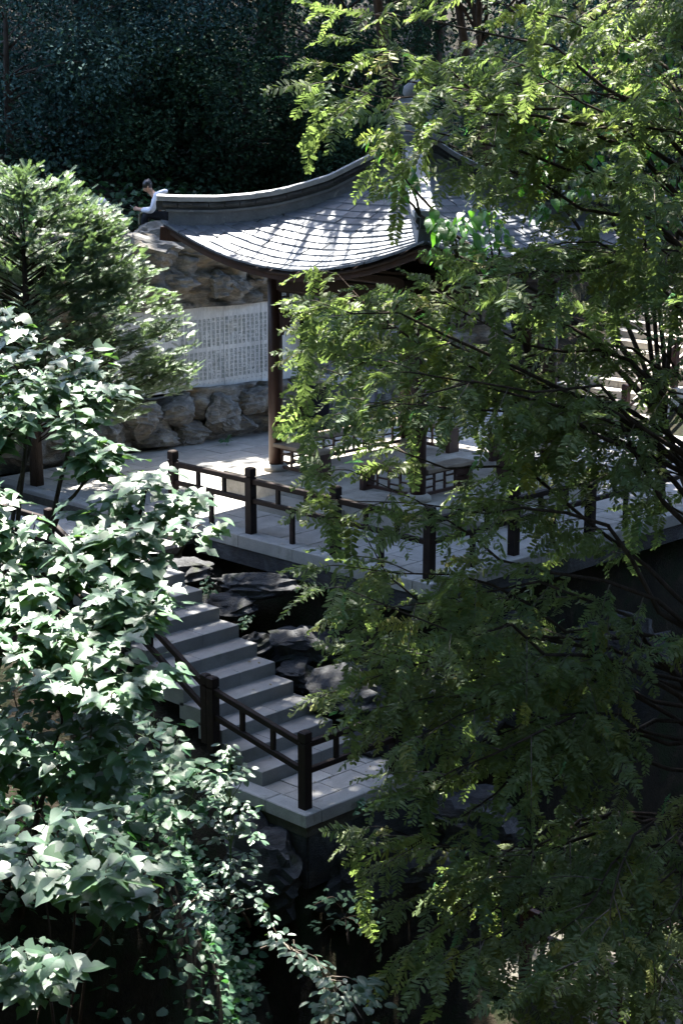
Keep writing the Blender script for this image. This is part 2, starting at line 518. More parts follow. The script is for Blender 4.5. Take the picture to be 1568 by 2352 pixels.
def ground(x, y):
    x, y = np.asarray(x, float), np.asarray(y, float)
    u, wd = U_(x, y), W_(x, y)
    z = np.full(x.shape, -6.2)
    z = z + 0.25 * np.clip(u - 1.0, 0, 12) * smooth(20, 14, wd)
    e0 = -0.45 - 1.9 * smooth(15.0, 12.0, wd)
    bank = -6.2 + 6.0 * smooth(0, -1.55, u - e0) + 0.35 * np.clip(-u + e0 - 1.55, 0, 30)
    bank = np.where(bank > -4.5, bank - (bank + 4.5) * 0.75 * smooth(16.0, 20.0, wd), bank)
    bank = bank * smooth(2.6, 5.5, wd) + (-6.2) * smooth(5.5, 2.6, wd)
    z = np.where(wd < 24, np.maximum(z, bank), z)
    flat = smooth(21.5, 25.5, wd)
    left = smooth(-1.2, -3.0, x)
    z = z * (1 - flat * left) + (-0.35) * flat * left
    # stairs strip and landing
    st = (x > -3.35) & (x < -0.1) & (y > -0.95) & (y < 4.8)
    zs = zstair(y) - 0.45
    zs = zs - 0.25 * smooth(-1.4, -0.6, x) + 0.30 * smooth(-1.25, -1.35, x) * 0
    z = np.where(st, np.maximum(z * 0 - 9, zs), z)
    # plateau under the terrace
    d = np.minimum(x + 0.08, y + 0.08)
    t = smooth(-0.25, 0.12, d)
    z = z * (1 - t) + (-0.42) * t
    d2 = np.minimum(np.minimum(x + 3.4, y - 4.7), 0.5 + 0 * x)
    t2 = smooth(-0.1, 0.15, d2)
    z = np.where((x < 0.2) & (d2 > -0.1), np.maximum(z, -0.62 * t2 + z * (1 - t2)), z)
    # lower path
    lp = (x > -3.3) & (x < -0.6) & (y < -3.6) & (y > -9)
    z = np.where(lp, np.maximum(z, -3.62), z)
    # cliff and hill at the back
    yb = y + 0.11 * (x - 4.0)
    c = smooth(10.35, 10.75, yb)
    hill = 4.05 + 0.42 * np.clip(yb - 11.2, 0, 60) - 1.2 * smooth(1.5, -3.0, x)
    z = z * (1 - c) + hill * c
    # right hand hill with the stairs
    rr = np.clip(x - 10.75, 0, 40) * 0.47 - 0.25
    z = np.where((x > 10.75) & (y > 0), np.maximum(z, rr), z)
    z = np.where((x > 12.0), np.maximum(z, -0.4 + 0.35 * np.clip(x - 14, 0, 40)), z)
    # the hill the camera stands on
    ch = smooth(2.6, 0.4, wd)
    z = z * (1 - ch) + (4.9 + 0.15 * np.clip(-wd, 0, 60)) * ch
    return z


def build_terrain():
    a = np.concatenate([-np.geomspace(120, 24, 18), np.arange(-23, 24, 0.3), np.geomspace(24.5, 150, 20)])
    b = np.concatenate([-np.geomspace(120, 23, 18), np.arange(-22, 24, 0.3), np.geomspace(24.5, 150, 20)])
    X, Y = np.meshgrid(a, b, indexing='ij')
    Z = ground(X, Y)
    P = np.stack([X.ravel(), Y.ravel(), Z.ravel()], 1)
    n1 = vnoise(P, 0.8, 3, 4)
    n2 = vnoise(P * np.array([1, 1, 3.0]), 2.2, 9, 3)
    keep = ((X > -0.5) & (X < 13) & (Y > -0.4) & (Y < 9.9)).ravel()
    amp = np.where(keep, 0.02, 0.28)
    P[:, 2] += amp * n1
    P[:, 0] += amp * 0.6 * n2
    P[:, 1] += amp * 0.6 * vnoise(P, 1.7, 21, 2)
    na, nb = len(a), len(b)
    ii, jj = np.meshgrid(np.arange(na - 1), np.arange(nb - 1), indexing='ij')
    q = np.stack([ii * nb + jj, (ii + 1) * nb + jj, (ii + 1) * nb + jj + 1, ii * nb + jj + 1], -1).reshape(-1, 4)
    me = raw_mesh('ground', P, q.ravel(), np.arange(len(q)) * 4, np.full(len(q), 4), M['soil'], True)
    tag(link('ground', me), 'dark rocky soil of the gully and wooded hillside', None, kind='structure')


build_terrain()


# ------------------------------------------------------------------ terrace, landing, path
def lay_slabs(parent, x0, x1, y0, y1, sx, sy, ztop, mat, th=0.08, holes=(), off=0.5, gap=0.014, name='slab'):
    """running bond of separate slabs; rows run along x"""
    ny = max(1, round((y1 - y0) / sy))
    dy = (y1 - y0) / ny
    cache = {}
    for j in range(ny):
        xs = x0 - (off * sx if j % 2 else 0)
        while xs < x1 - 0.02:
            a, b = max(xs, x0), min(xs + sx, x1)
            xs += sx
            if b - a < 0.06:
                continue
            ya, yb = y0 + j * dy, y0 + (j + 1) * dy
            if any(a >= h[0] and b <= h[1] and ya >= h[2] and yb <= h[3] for h in holes):
                continue
            key = (round(b - a, 3), round(dy, 3))
            if key not in cache:
                cache[key] = MB().box((0, 0, 0), (b - a - gap, dy - gap, th), 0, 0.006).mesh(name, mat)
            o = bpy.data.objects.new(name, cache[key])
            COL.objects.link(o)
            o.parent = parent
            o.location = ((a + b) / 2, (ya + yb) / 2, ztop - th / 2 + random.uniform(-0.003, 0.003))
            o.rotation_euler = (random.uniform(-.003, .003), random.uniform(-.003, .003), 0)


def edge_stones(parent, a, b, wd, ztop, th, mat, ln=1.25, name='kerb_stone'):
    a, b = np.array(a, float), np.array(b, float)
    L = np.linalg.norm(b - a)
    n = max(1, round(L / ln))
    d = (b - a) / L
    rot = math.atan2(d[1], d[0])
    me = MB().box((0, 0, 0), (L / n - 0.012, wd, th), 0, 0.012).mesh(name, mat)
    for i in range(n):
        o = bpy.data.objects.new(name, me)
        COL.objects.link(o)
        o.parent = parent
        p = a + d * (L * (i + 0.5) / n)
        o.location = (p[0], p[1], ztop - th / 2 + random.uniform(-0.002, 0.002))
        o.rotation_euler = (0, 0, rot)


terrace = empty('terrace', (0, 0, 0), 'grey paved terrace around the pavilion', None, kind='structure')
# bedding under the slabs
MB().box((5.95, 4.95, -0.185), (12.0, 10.0, 0.25)).box((-0.42, 8.0, -0.19), (0.5, 6.4, 0.24)).build('bedding', M['joint'], terrace)
lay_slabs(terrace, 0.13, 12.1, 0.13, 9.9, 0.91, 0.62, 0.0, M['paver'], holes=[(1.5, 6.2, 1.5, 6.3)])
lay_slabs(terrace, -0.38, 0.12, 5.2, 9.9, 0.5, 0.62, 0.0, M['paver'], off=0)
edge_stones(terrace, (-0.04, 0.13), (-0.04, 5.0), 0.33, 0.004, 0.2, M['kerb'])
edge_stones(terrace, (-0.205, -0.04), (12.1, -0.04), 0.33, 0.004, 0.2, M['kerb'])
edge_stones(terrace, (-0.52, 4.85), (-0.52, 9.9), 0.25, 0.004, 0.2, M['kerb'])
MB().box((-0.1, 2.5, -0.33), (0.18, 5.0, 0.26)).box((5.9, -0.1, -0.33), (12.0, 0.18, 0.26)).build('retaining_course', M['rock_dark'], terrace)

landing = empty('landing', (0, 0, 0), 'lower stone landing at the foot of the stairs', None, kind='structure')
LZ = -2.28
MB().box((-2.25, -0.33, LZ - 0.2), (2.0, 1.1, 0.25)).build('bedding', M['joint'], landing)
lay_slabs(landing, -3.02, -1.15, -0.62, 0.2, 0.62, 0.41, LZ, M['paver'])
edge_stones(landing, (-3.16, -0.92), (-3.16, 0.6), 0.28, LZ + 0.004, 0.17, M['kerb'], 0.76)
edge_stones(landing, (-3.02, -0.77), (-1.1, -0.77), 0.3, LZ + 0.004, 0.17, M['kerb'], 0.95)
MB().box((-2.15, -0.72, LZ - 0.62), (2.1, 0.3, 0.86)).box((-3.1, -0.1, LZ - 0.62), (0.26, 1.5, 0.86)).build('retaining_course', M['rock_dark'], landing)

upper = empty('upper_landing', (0, 0, 0), 'stone landing at the head of the stairs below the terrace edge', None, kind='structure')
MB().box((-1.95, 6.9, -0.40), (2.6, 4.6, 0.3)).build('bedding', M['joint'], upper)
lay_slabs(upper, -3.2, -0.66, 4.6, 9.2, 0.8, 0.6, -0.19, M['paver'])

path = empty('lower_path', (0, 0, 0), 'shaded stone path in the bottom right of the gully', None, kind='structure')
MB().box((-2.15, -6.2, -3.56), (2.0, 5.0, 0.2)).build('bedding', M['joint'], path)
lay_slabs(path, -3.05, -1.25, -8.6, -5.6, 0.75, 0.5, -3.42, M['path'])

# front stairs
stairs = empty('stone_stairs', (-2.15, 0.2, LZ), 'flight of dark grey granite steps rising from the lower landing', 'stairs')
for i in range(11):
    y0 = 0.205 + 0.395 * i
    zt = LZ + 0.19 * (i + 1)
    x0, x1 = -3.02, -1.30 + random.uniform(-.015, .015)
    sp = x0 + (x1 - x0) * (0.36 if i % 2 else 0.62) + random.uniform(-.06, .06)
    for xa, xb in ((x0, sp - 0.003), (sp + 0.003, x1)):
        mb = MB().box(((xa + xb) / 2, y0 + 0.24, zt - 0.12), (xb - xa, 0.48, 0.24), 0, 0.008)
        mb.build('step', M['step'], stairs)

# stairs at the back right
rstairs = empty('stone_stairs', (10.75, 5.4, 0), 'sunlit wide stone stairs climbing behind the trees on the right', 'stairs')
for i in range(15):
    x0 = 10.75 + 0.335 * i
    zt = 0.158 * (i + 1)
    for ya, yb in ((4.15, 5.6), (5.61, 7.0)):
        MB().box((x0 + 0.22, (ya + yb) / 2, zt - 0.11), (0.44, yb - ya, 0.22), 0, 0.008).build('step', M['platform'], rstairs)


# ------------------------------------------------------------------ railings
def railing(name, label, posts, mat, h=1.05, rails=(0.835, 0.53), lower=True, thin=False, ps=0.128, skip=()):
    root = empty(name, posts[0], label, 'railing')
    posts = [np.array(p, float) for p in posts]
    ang0 = None
    for i, p in enumerate(posts):
        q = posts[i + 1] if i + 1 < len(posts) else posts[i - 1]
        ang = math.atan2(q[1] - p[1], q[0] - p[0])
        mb = MB()
        s = ps
        mb.box(p + (0, 0, (h - 0.16) / 2), (s, s, h - 0.16), ang)
        mb.box(p + (0, 0, h - 0.15), (s - 0.03, s - 0.03, 0.022), ang)
        mb.box(p + (0, 0, h - 0.07), (s, s, 0.14), ang, 0.018)
        mb.build('post', mat, root)
    for i in range(len(posts) - 1):
        if i in skip:
            continue
        a, b = posts[i], posts[i + 1]
        d = (b - a) / np.linalg.norm(b - a)
        hd = np.array([d[0], d[1], 0])
        hd /= np.linalg.norm(hd)
        k = ps / 2 - 0.002
        e0, e1 = a + d * (k / (hd @ d)), b - d * (k / (hd @ d))
        z = np.array([0, 0, 1.0])
        MB().beam(e0 + z * rails[0], e1 + z * rails[0], 0.075, 0.085, ch=0.008).build('top_rail', mat, root)
        MB().beam(e0 + z * rails[1], e1 + z * rails[1], 0.065, 0.075, ch=0.006).build('lower_rail', mat, root)
        for t in (1 / 3, 2 / 3):
            p = a + (b - a) * t
            MB().box(p + z * ((rails[0] + rails[1]) / 2 - .002), (0.062, 0.05, rails[0] - rails[1] - 0.082), math.atan2(d[1], d[0])).build('baluster', mat, root)
        if lower:
            p = a + (b - a) * 0.5
            MB().box(p + z * ((rails[1] - 0.039) / 2), (0.07, 0.055, rails[1] - 0.039), math.atan2(d[1], d[0])).build('baluster', mat, root)
    return root


S = 1.851
railing('wooden_railing', 'dark brown post and rail fence around the corner of the pavilion terrace',
        [(0, 3 * S, 0), (0, 2 * S, 0), (0, S, 0), (0, 0, 0), (S, 0, 0), (2 * S, 0, 0), (3 * S, 0, 0), (4 * S, 0, 0), (5 * S, 0, 0)], M['rail'])
railing('wooden_railing', 'dark brown post and rail fence on the corner of the lower landing',
        [(-3.13, 1.04, LZ + 0.30), (-3.13, -0.73, LZ), (-1.45, -0.73, LZ)], M['rail'], lower=False, rails=(0.86, 0.50))
railing('stair_railing', 'dark sloping handrail on the leafy side of the front steps',
        [(-3.13, 1.18, LZ + 0.38), (-3.13, 2.9, LZ + 1.28), (-3.13, 4.6, LZ + 2.08), (-3.13, 6.3, LZ + 2.09)], M['rail'], lower=False, rails=(0.80, 0.47), ps=0.11, h=0.98)
railing('stair_railing', 'sunlit wooden handrail climbing the stairs on the right',
        [(10.55, 4.3, 0.0), (12.2, 4.3, 0.74), (13.9, 4.3, 1.5), (15.5, 4.3, 2.25)], M['rail_red'], rails=(0.92, 0.55), lower=True)
# lower right railing with upright slats
root = empty('slatted_railing', (-3.05, -4.4, -3.42), 'reddish slatted wooden railing in the dark bottom right corner', 'railing')
for y in (-4.3, -6.05, -7.8):
    MB().box((-3.05, y, -3.42 + 0.5), (0.11, 0.11, 1.0), 0, 0.012).build('post', M['rail_red'], root)
for y0, y1 in ((-4.36, -5.99), (-6.11, -7.74)):
    for z, hh in ((0.93, 0.09), (0.70, 0.06), (0.10, 0.07)):
        MB().beam((-3.05, y0, -3.42 + z), (-3.05, y1, -3.42 + z), 0.07, hh, ch=0.006).build('rail', M['rail_red'], root)
    for t in np.linspace(0, 1, 10)[1:-1]:
        MB().box((-3.05, y0 + (y1 - y0) * t, -3.42 + 0.40), (0.035, 0.05, 0.53)).build('slat', M['rail_red'], root)

# ------------------------------------------------------------------ pavilion
PC = np.array([3.82, 3.85])
PB, PK, PA, PH = 2.26, 1.626, 2.93, 0.41
pav = empty('pavilion', (PC[0], PC[1], 0), 'square open pavilion with upturned slate roof and red brown columns', 'pavilion')
pav.matrix_world = Matrix.Translation((PC[0], PC[1], 0))


def pl(p):  # local pavilion frame to world
    return np.array([PC[0] + p[0], PC[1] + p[1], p[2]])


def rot4(v, k):
    """rotate local points by k quarter turns"""
    v = np.asarray(v, float).copy()
    for _ in range(k):
        v = np.stack([-v[:, 1], v[:, 0], v[:, 2]], 1)
    return v


class LMB(MB):
    """builder in the pavilion's local frame, rotated by k quarter turns"""

    def __init__(self, k=0):
        super().__init__()
        self.k = k

    def build(self, name, mat, parent=None, smooth=False, kind=None):
        V = rot4(np.concatenate(self.V), self.k) + np.array([PC[0], PC[1], 0])
        self.V = [V]
        return super().build(name, mat, parent, smooth, kind)


# platform: core, edge stones, floor slabs
MB().box((PC[0], PC[1], 0.16), (2 * PB - 0.06, 2 * PB - 0.06, 0.33)).build('platform_core', M['joint'], pav)
for k in range(4):
    for i in range(3):
        L = 2 * PB / 3
        x = -PB + L * (i + 0.5) + (0.0 if 0 < i < 2 else 0)
        sh = 0.42 if i == 0 else 0
        L2 = (2 * PB - 0.40) / 3
        LMB(k).box((-PB + 0.2, -PB + 0.40 + L2 * (i + 0.5), PH - 0.07), (0.40, L2 - 0.008, 0.14), 0, 0.01).build('platform_stone', M['platform'], pav)
        LMB(k).box((-PB + 0.06, x, (PH - 0.145) / 2), (0.10, L - 0.008, PH - 0.146), 0, 0.0).build('platform_stone', M['platform'], pav)
for i in range(5):
    for j in range(5):
        L = (2 * PB - 0.82) / 5
        LMB(0).box((-PB + 0.41 + L * (i + .5), -PB + 0.41 + L * (j + .5), PH - 0.05), (L - 0.01, L - 0.01, 0.09), 0, 0.005).build('floor_slab', M['platform'], pav)
# steps on the near sides
for k, ys in ((0, (0.15,)), (1, (0.55,)), (2, (0.0,))):
    for y in ys:
        LMB(k).box((-PB - 0.225, y, 0.10), (0.44, 1.55, 0.20), 0, 0.012).build('entrance_step', M['platform'], pav)

# columns
for sx, sy in ((-1, -1), (-1, 1), (1, -1), (1, 1)):
    c = pl((sx * PK, sy * PK, PH))
    o = MB().lathe([(0.128, 0.09), (0.126, 1.5), (0.116, 3.45)], c, 20).build('column', M['wood'], pav, True)
    p_ = MB().lathe([(0.215, 0.0), (0.215, 0.05), (0.185, 0.085), (0.15, 0.11)], c, 20).mesh('plinth', M['platform'], True)
    sub('plinth', p_, o)

# beams, lattices, benches on every side
lat_gap = {0: True, 1: True, 2: True, 3: False}
for k in range(4):
    LMB(k).beam((-PK, -PK + 0.1, 3.60), (-PK, PK - 0.1, 3.60), 0.12, 0.26, ch=0.01).build('beam', M['wood_dark'], pav)
    LMB(k).beam((-PK, -PK - 0.45, 3.83), (-PK, PK + 0.45, 3.83), 0.16, 0.16, ch=0.03).build('purlin', M['wood_dark'], pav)
    # hanging lattice below the beam
    mb = LMB(k)
    y0, y1, z0, z1 = -PK + 0.12, PK - 0.12, 3.07, 3.46
    mb.beam((-PK, y0, z0), (-PK, y1, z0), 0.05, 0.045)
    mb.beam((-PK, y0, z1), (-PK, y1, z1), 0.05, 0.045)
    n = 16
    for i in range(n + 1):
        y = y0 + (y1 - y0) * i / n
        if i % 4 != 2:
            mb.beam((-PK, y, z0 + .02), (-PK, y, z1 - .02), 0.026, 0.03, up=(0, 1, 0))
    for i in range(n):
        a, b = y0 + (y1 - y0) * i / n, y0 + (y1 - y0) * (i + 1) / n
        zz = (z0 + 0.13) if i % 2 else (z1 - 0.13)
        mb.beam((-PK, a + .016, zz), (-PK, b - .016, zz), 0.026, 0.026)
    mb.build('hanging_lattice', M['wood_dark'], pav)
    for s in (-1, 1):   # corner brackets
        mb = LMB(k)
        for i in range(4):
            hgt = 0.32 - 0.07 * i
            mb.box((-PK, s * (PK - 0.16 - 0.075 * i), 3.045 - hgt / 2), (0.04, 0.07, hgt))
        mb.build('corner_bracket', M['wood_dark'], pav)
    # benches
    segs = [(-PK + 0.13, -0.5), (0.5, PK - 0.13)] if lat_gap[k] else [(-PK + 0.13, PK - 0.13)]
    for (a, b) in segs:
        zs = PH + 0.46
        bench = LMB(k).box((-PK + 0.02, (a + b) / 2, zs), (0.34, b - a + 0.1, 0.06), 0, 0.008).build('bench_seat', M['seat'], pav)
        mb = LMB(k)
        n = max(4, round((b - a) / 0.24))
        xx = -PK
        mb.beam((xx, a, PH + 0.07), (xx, b, PH + 0.07), 0.05, 0.05)
        mb.beam((xx, a, zs - 0.07), (xx, b, zs - 0.07), 0.05, 0.045)
        for i in range(n + 1):
            y = a + (b - a) * i / n
            mb.beam((xx, y, PH + 0.095), (xx, y, zs - 0.093), 0.03, 0.035, up=(0, 1, 0))
        for i in range(n):
            p, q = a + (b - a) * i / n, a + (b - a) * (i + 1) / n
            for zz in ((PH + 0.17, PH + 0.30) if i % 2 else (PH + 0.235,)):
                mb.beam((xx, p + .016, zz), (xx, q - .016, zz), 0.026, 0.026)
        mb.build('bench_lattice', M['wood'], pav)
        for y in (a, b):
            if abs(y) < PK - 0.3:
                LMB(k).box((-PK + 0.02, y, (PH + zs - 0.03) / 2), (0.26, 0.09, zs - PH - 0.03)).build('bench_end', M['wood'], pav)


# roof surface: z(m, t); m distance from centre along the face normal, t along the eave
def zmid(m):
    return 3.98 + 1.57 * np.power(np.clip(1 - m / PA, 0, 1), 1.16)


HS = np.array([0.0, 0.33, 0.62, 0.93, 1.22, 1.53, 1.77, 2.13, 2.43, 2.70, 2.93, 3.2])
HZ = np.array([5.58, 5.40, 5.19, 5.015, 4.85, 4.73, 4.66, 4.595, 4.565, 4.567, 4.59, 4.63])


def zhip(m):
    return np.interp(m, HS, HZ)


def zroof(m, t):
    m = np.asarray(m, float)
    q = np.clip(np.abs(t) / np.maximum(m, 1e-3), 0, 1.05)
    return zmid(m) + (zhip(m) - zmid(m)) * q ** 1.95


# tiles
NROW = 16
mrow = np.linspace(PA + 0.03, 0.28, NROW + 1)
face_parts, tiles = [], []
for k in range(4):
    # boarding under the tiles
    nm, ntt = 14, 25
    V, Fq = [], []
    for i in range(nm + 1):
        m_ = 0.12 + (PA - 0.14) * i / nm
        for j in range(ntt + 1):
            t = -m_ + 2 * m_ * j / ntt
            V.append((-m_, t, zroof(m_, t) - 0.035))
    for i in range(nm):
        for j in range(ntt):
            Fq.append((i * (ntt + 1) + j, (i + 1) * (ntt + 1) + j, (i + 1) * (ntt + 1) + j + 1, i * (ntt + 1) + j + 1))
    nb = len(V)
    V2 = [(x, y, z - 0.05) for x, y, z in V]
    F2 = [f[::-1] for f in [tuple(i + nb for i in f) for f in Fq]]
    mb = LMB(k).add(V + V2, Fq + F2)
    for j in range(ntt):   # close the eave edge
        a = nm * (ntt + 1) + j
        mb.F.append([a, a + nb, a + 1 + nb, a + 1])
    fp = mb.build('roof_slope', M['wood_dark'], pav, True)
    face_parts.append(fp)
    for r_ in range(NROW):
        m0, m1 = mrow[r_], mrow[r_ + 1]
        half = m0 * 0.985
        tw = 0.30
        off = (r_ % 2) * 0.5
        n = int(half * 2 / tw) + 2
        for j in range(-1, n):
            ta = -half + (j + off) * tw + random.uniform(-.012, .012)
            tb = ta + tw - 0.014
            ta, tb = max(ta, -half), min(tb, half)
            if tb - ta < 0.05:
                continue
            jm = random.uniform(-.010, .010)
            lift = 0.034 + random.uniform(-.004, .008)
            mu = m1 - 0.05
            pts = []
            for m_, dz in ((m0 + jm, lift), (mu, 0.003)):
                sc_ = m_ / m0
                for t in (ta, (ta + tb) / 2, tb):
                    tt = np.clip(t, -m_ * 1.0, m_ * 1.0)
                    pts.append((-m_, tt, float(zroof(m_, tt)) + dz))
            p = np.array(pts)
            up_ = np.concatenate([p, p[:3] - np.array([0, 0, 0.032])])
            fs = [(0, 3, 4, 1), (1, 4, 5, 2), (6, 0, 1, 7), (7, 1, 2, 8)]
            fs += [(6, 3, 0), (8, 2, 5)]
            V = rot4(up_, k) + np.array([PC[0], PC[1], 0])
            c = V.mean(0)
            nrm = np.cross(V[1] - V[0], V[4] - V[1])
            vis = np.dot(CAM - c, nrm) * (1 if nrm[2] > 0 else -1) / np.linalg.norm(CAM - c) ** 2
            wgt = vis * np.linalg.norm(nrm)
            if k == 1:
                wgt *= 0.55          # mostly behind the tree
            tiles.append((wgt, k, V, fs))
tiles.sort(key=lambda q: -q[0])
restV = {k: MB() for k in range(4)}
for i, (wgt, k, V, fs) in enumerate(tiles):
    if i < 298:
        c = V.mean(0)
        o = sub('roof_tile', MB().add(V - c, fs).mesh('roof_tile', M['slate']), face_parts[k])
        o.location = c
    else:
        restV[k].add(V, fs)
for k in range(4):
    if restV[k].V:
        o = sub('roof_tiles', restV[k].mesh('roof_tiles', M['slate']), face_parts[k])
        o['kind'] = 'stuff'

# eave: fascia board, rafters, ceiling
for k in range(4):
    mb = LMB(k)
    ts = np.linspace(-PA, PA, 41) * 0.975
    mm = PA - 0.05
    V, Fq = [], []
    for t in ts:
        z = float(zroof(mm, t)) - 0.085
        V += [(-mm, t, z), (-mm, t, z - 0.09), (-mm + 0.05, t, z - 0.09), (-mm + 0.05, t, z)]
    for i in range(len(ts) - 1):
        for j in range(4):
            a, b = i * 4 + j, i * 4 + (j + 1) % 4
            Fq.append((a, a + 4, b + 4, b))
    mb.add(V, Fq)
    mb.build('eave_board', M['wood'], pav)
    for t in np.linspace(-PA * 0.88, PA * 0.88, 19):
        m0, m1 = PA - 0.10, max(PK - 0.15, abs(t) * 1.02)
        if m1 > m0 - 0.15:
            continue
        z0, z1 = float(zroof(m0, t)) - 0.155, float(zroof(m1, t)) - 0.155
        LMB(k).beam((-m0, t, z0), (-m1, t, z1), 0.075, 0.085).build('rafter', M['wood_dark'], pav)
    # hip beam at the corner, curving up to the tip
    pts = []
    for m_ in np.linspace(PK - 0.2, PA + 0.02, 8):
        pts.append((-m_, m_, float(zhip(m_)) - 0.20 - 0.10 * smooth(PA, PK, m_)))
    mb = LMB(k)
    for a, b in zip(pts[:-1], pts[1:]):
        mb.beam(a, b, 0.13, 0.22)
    mb.build('hip_beam', M['wood'], pav)
LMB(0).box((0, 0, 3.93), (2 * PK + 0.1, 2 * PK + 0.1, 0.04)).build('ceiling', M['wood_dark'], pav)

# hip ridges: swept profiles along the diagonals
sr = np.linspace(4.17, 0.30, 34)
TOPS = np.array([0.30, 0.34, 0.63, 0.97, 1.39, 1.82, 2.24, 2.67, 3.22, 3.85, 4.2])
TOPZ = np.array([5.93, 5.915, 5.72, 5.555, 5.345, 5.215, 5.11, 5.045, 5.003, 5.006, 5.022])


def sweep(k, prof, s0, s1, top_off=True, n=34, ends=True):
    """profile: list of (half side offset, drop below the ridge top)"""
    mb = LMB(k)
    ss = np.linspace(s0, s1, n)
    V, Fq = [], []
    K_ = len(prof)
    d = np.array([-1, 1]) / math.sqrt(2)
    sd = np.array([1, 1]) / math.sqrt(2)
    for s in ss:
        zt = np.interp(s, TOPS, TOPZ)
        for (o_, dr) in prof:
            z = zt - dr if dr < 5 else zhip(s / math.sqrt(2)) + (dr - 10)
            p = d * s + sd * o_
            V.append((p[0], p[1], z))
    for i in range(n - 1):
        for j in range(K_):
            a, b = i * K_ + j, i * K_ + (j + 1) % K_
            Fq.append((a, b, b + K_, a + K_))
    Fq.append(tuple(range(K_))[::-1])
    Fq.append(tuple((n - 1) * K_ + j for j in range(K_)))
    return mb.add(V, Fq)


for k in range(4):
    body = sweep(k, [(-0.13, 10 - 0.06), (0.13, 10 - 0.06), (0.105, 0.27), (0.105, 0.25), (-0.105, 0.25), (-0.105, 0.27)], 4.02, 0.25).build('hip_ridge', M['ridge'], pav)
    a = sweep(k, [(-0.145, 0.262), (0.145, 0.262), (0.145, 0.225), (-0.145, 0.225)], 4.06, 0.25)
    b = sweep(k, [(-0.115, 0.2255), (0.115, 0.2255), (0.115, 0.188), (-0.115, 0.188)], 4.06, 0.25)
    for mbx, nm_, mt in ((a, 'moulding', M['ridge']), (b, 'moulding', M['ridge_tile'])):
        mbx.build(nm_, mt, body)
    # roll tiles between moulding and cap: one by one
    n = 15
    edges = np.linspace(4.12, 0.3, n + 1)
    for i in range(n):
        prof = [(-0.135, 0.187), (0.135, 0.187), (0.155, 0.165), (0.16, 0.14), (0.15, 0.112), (0.12, 0.0905), (-0.12, 0.0905), (-0.15, 0.112), (-0.16, 0.14), (-0.155, 0.165)]
        sweep(k, prof, edges[i] - 0.006, edges[i + 1] + 0.006, n=4).build('ridge_tile', M['ridge_tile'], body)
    sweep(k, [(-0.175, 0.09), (0.175, 0.09), (0.175, 0.012), (0.155, 0.0), (-0.155, 0.0), (-0.175, 0.012)], 4.20, 0.22).build('ridge_cap', M['ridge_cap'], body)
    # carved end block under the cap
    LMB(k).box((-4.12 / 1.4142, 4.12 / 1.4142, 4.86), (0.2, 0.2, 0.17), R(45), 0.02).build('ridge_end', M['ridge_tile'], body)

# finial on the apex
fin = LMB(0).box((0, 0, 5.93), (0.86, 0.86, 0.13), 0, 0.02).build('finial', M['ridge_tile'], pav)
for (z, s, hh, mt) in ((6.03, 0.74, 0.07, 'ridge_tile'), (6.10, 0.66, 0.07, 'ridge'), (6.18, 0.50, 0.09, 'ridge_tile'), (6.255, 0.60, 0.055, 'ridge'),
                       (6.37, 0.42, 0.17, 'ridge_tile'), (6.475, 0.52, 0.04, 'ridge'), (6.53, 0.40, 0.07, 'ridge')):
    LMB(0).box((0, 0, z), (s, s, hh), 0, 0.014).build('finial_tier', M[mt], fin)
LMB(0).lathe([(0.17, 6.565), (0.21, 6.64), (0.19, 6.74), (0.09, 6.82), (0.03, 6.88)], (0, 0, 0), 16).build('finial_knob', M['ridge'], fin, True)


# ------------------------------------------------------------------ rock wall with the inscribed panel
def ico(n=3):
    import bmesh
    bm = bmesh.new()
    bmesh.ops.create_icosphere(bm, subdivisions=n, radius=1)
    v = np.array([x.co[:] for x in bm.verts])
    f = np.array([[q.index for q in p.verts] for p in bm.faces])
    bm.free()
    return v, f


ICO3, ICO2 = ico(4), ico(3)


def boulder(c, s, seed, rough=0.2, strata=0.08, flat=0.75, base=ICO3, yaw=0.0, facets=20):
    """fractured block: a ball cut by many random planes, terraced along tilted bedding, then weathered"""
    v, f = base
    v = v.copy() * 1.25
    v = v * (1 + rough * vnoise(v + seed * 3.7, 1.0, seed, 2))[:, None]
    rr = np.random.default_rng(seed)
    for _ in range(facets):
        pn = rr.normal(size=3)
        pn /= np.linalg.norm(pn)
        h = rr.uniform(0.62, 0.98)
        ex = v @ pn - h
        v = v - np.where(ex > 0, ex * 0.97, 0)[:, None] * pn
    bd = np.array([rr.normal() * .25, rr.normal() * .25, 1.0])
    bd /= np.linalg.norm(bd)
    q = (v @ bd) * rr.uniform(2.2, 3.6) + 0.5 * vnoise(v + seed, 1.3, seed + 2, 2)
    saw = q - np.floor(q)
    lat = v - np.outer(v @ bd, bd)
    v = v + lat * ((saw ** 2 - .4) * strata * 1.5)[:, None]
    cr = np.clip(1 - 6 * np.abs(vnoise(v + seed * 2.3, 1.4, seed + 11, 1)), 0, 1)
    n2 = vnoise(v * np.array([1, 1, 2.2]) + seed, 5.0, seed + 5, 3)
    v = v * (1 - 0.13 * cr + 0.055 * n2)[:, None]
    v = v * np.array(s)
    cz, sz = math.cos(yaw), math.sin(yaw)
    v = np.stack([v[:, 0] * cz - v[:, 1] * sz, v[:, 0] * sz + v[:, 1] * cz, v[:, 2]], 1)
    return v + np.array(c), f


def boulder_mesh(name, c, s, seed, mat, **kw):
    v, f = boulder((0, 0, 0), s, seed, **kw)
    return raw_mesh(name, v, f.ravel(), np.arange(len(f)) * 3, np.full(len(f), 3), mat, 2)


WSL = -0.11                     # the wall turns slightly away to the left


def wall_y(x, y0=9.62):
    return y0 + WSL * (x - 6.15)


rockwall = empty('rock_wall', (5.0, 9.8, 0), 'weathered rockwork wall holding the inscribed stone panel', 'rock wall')


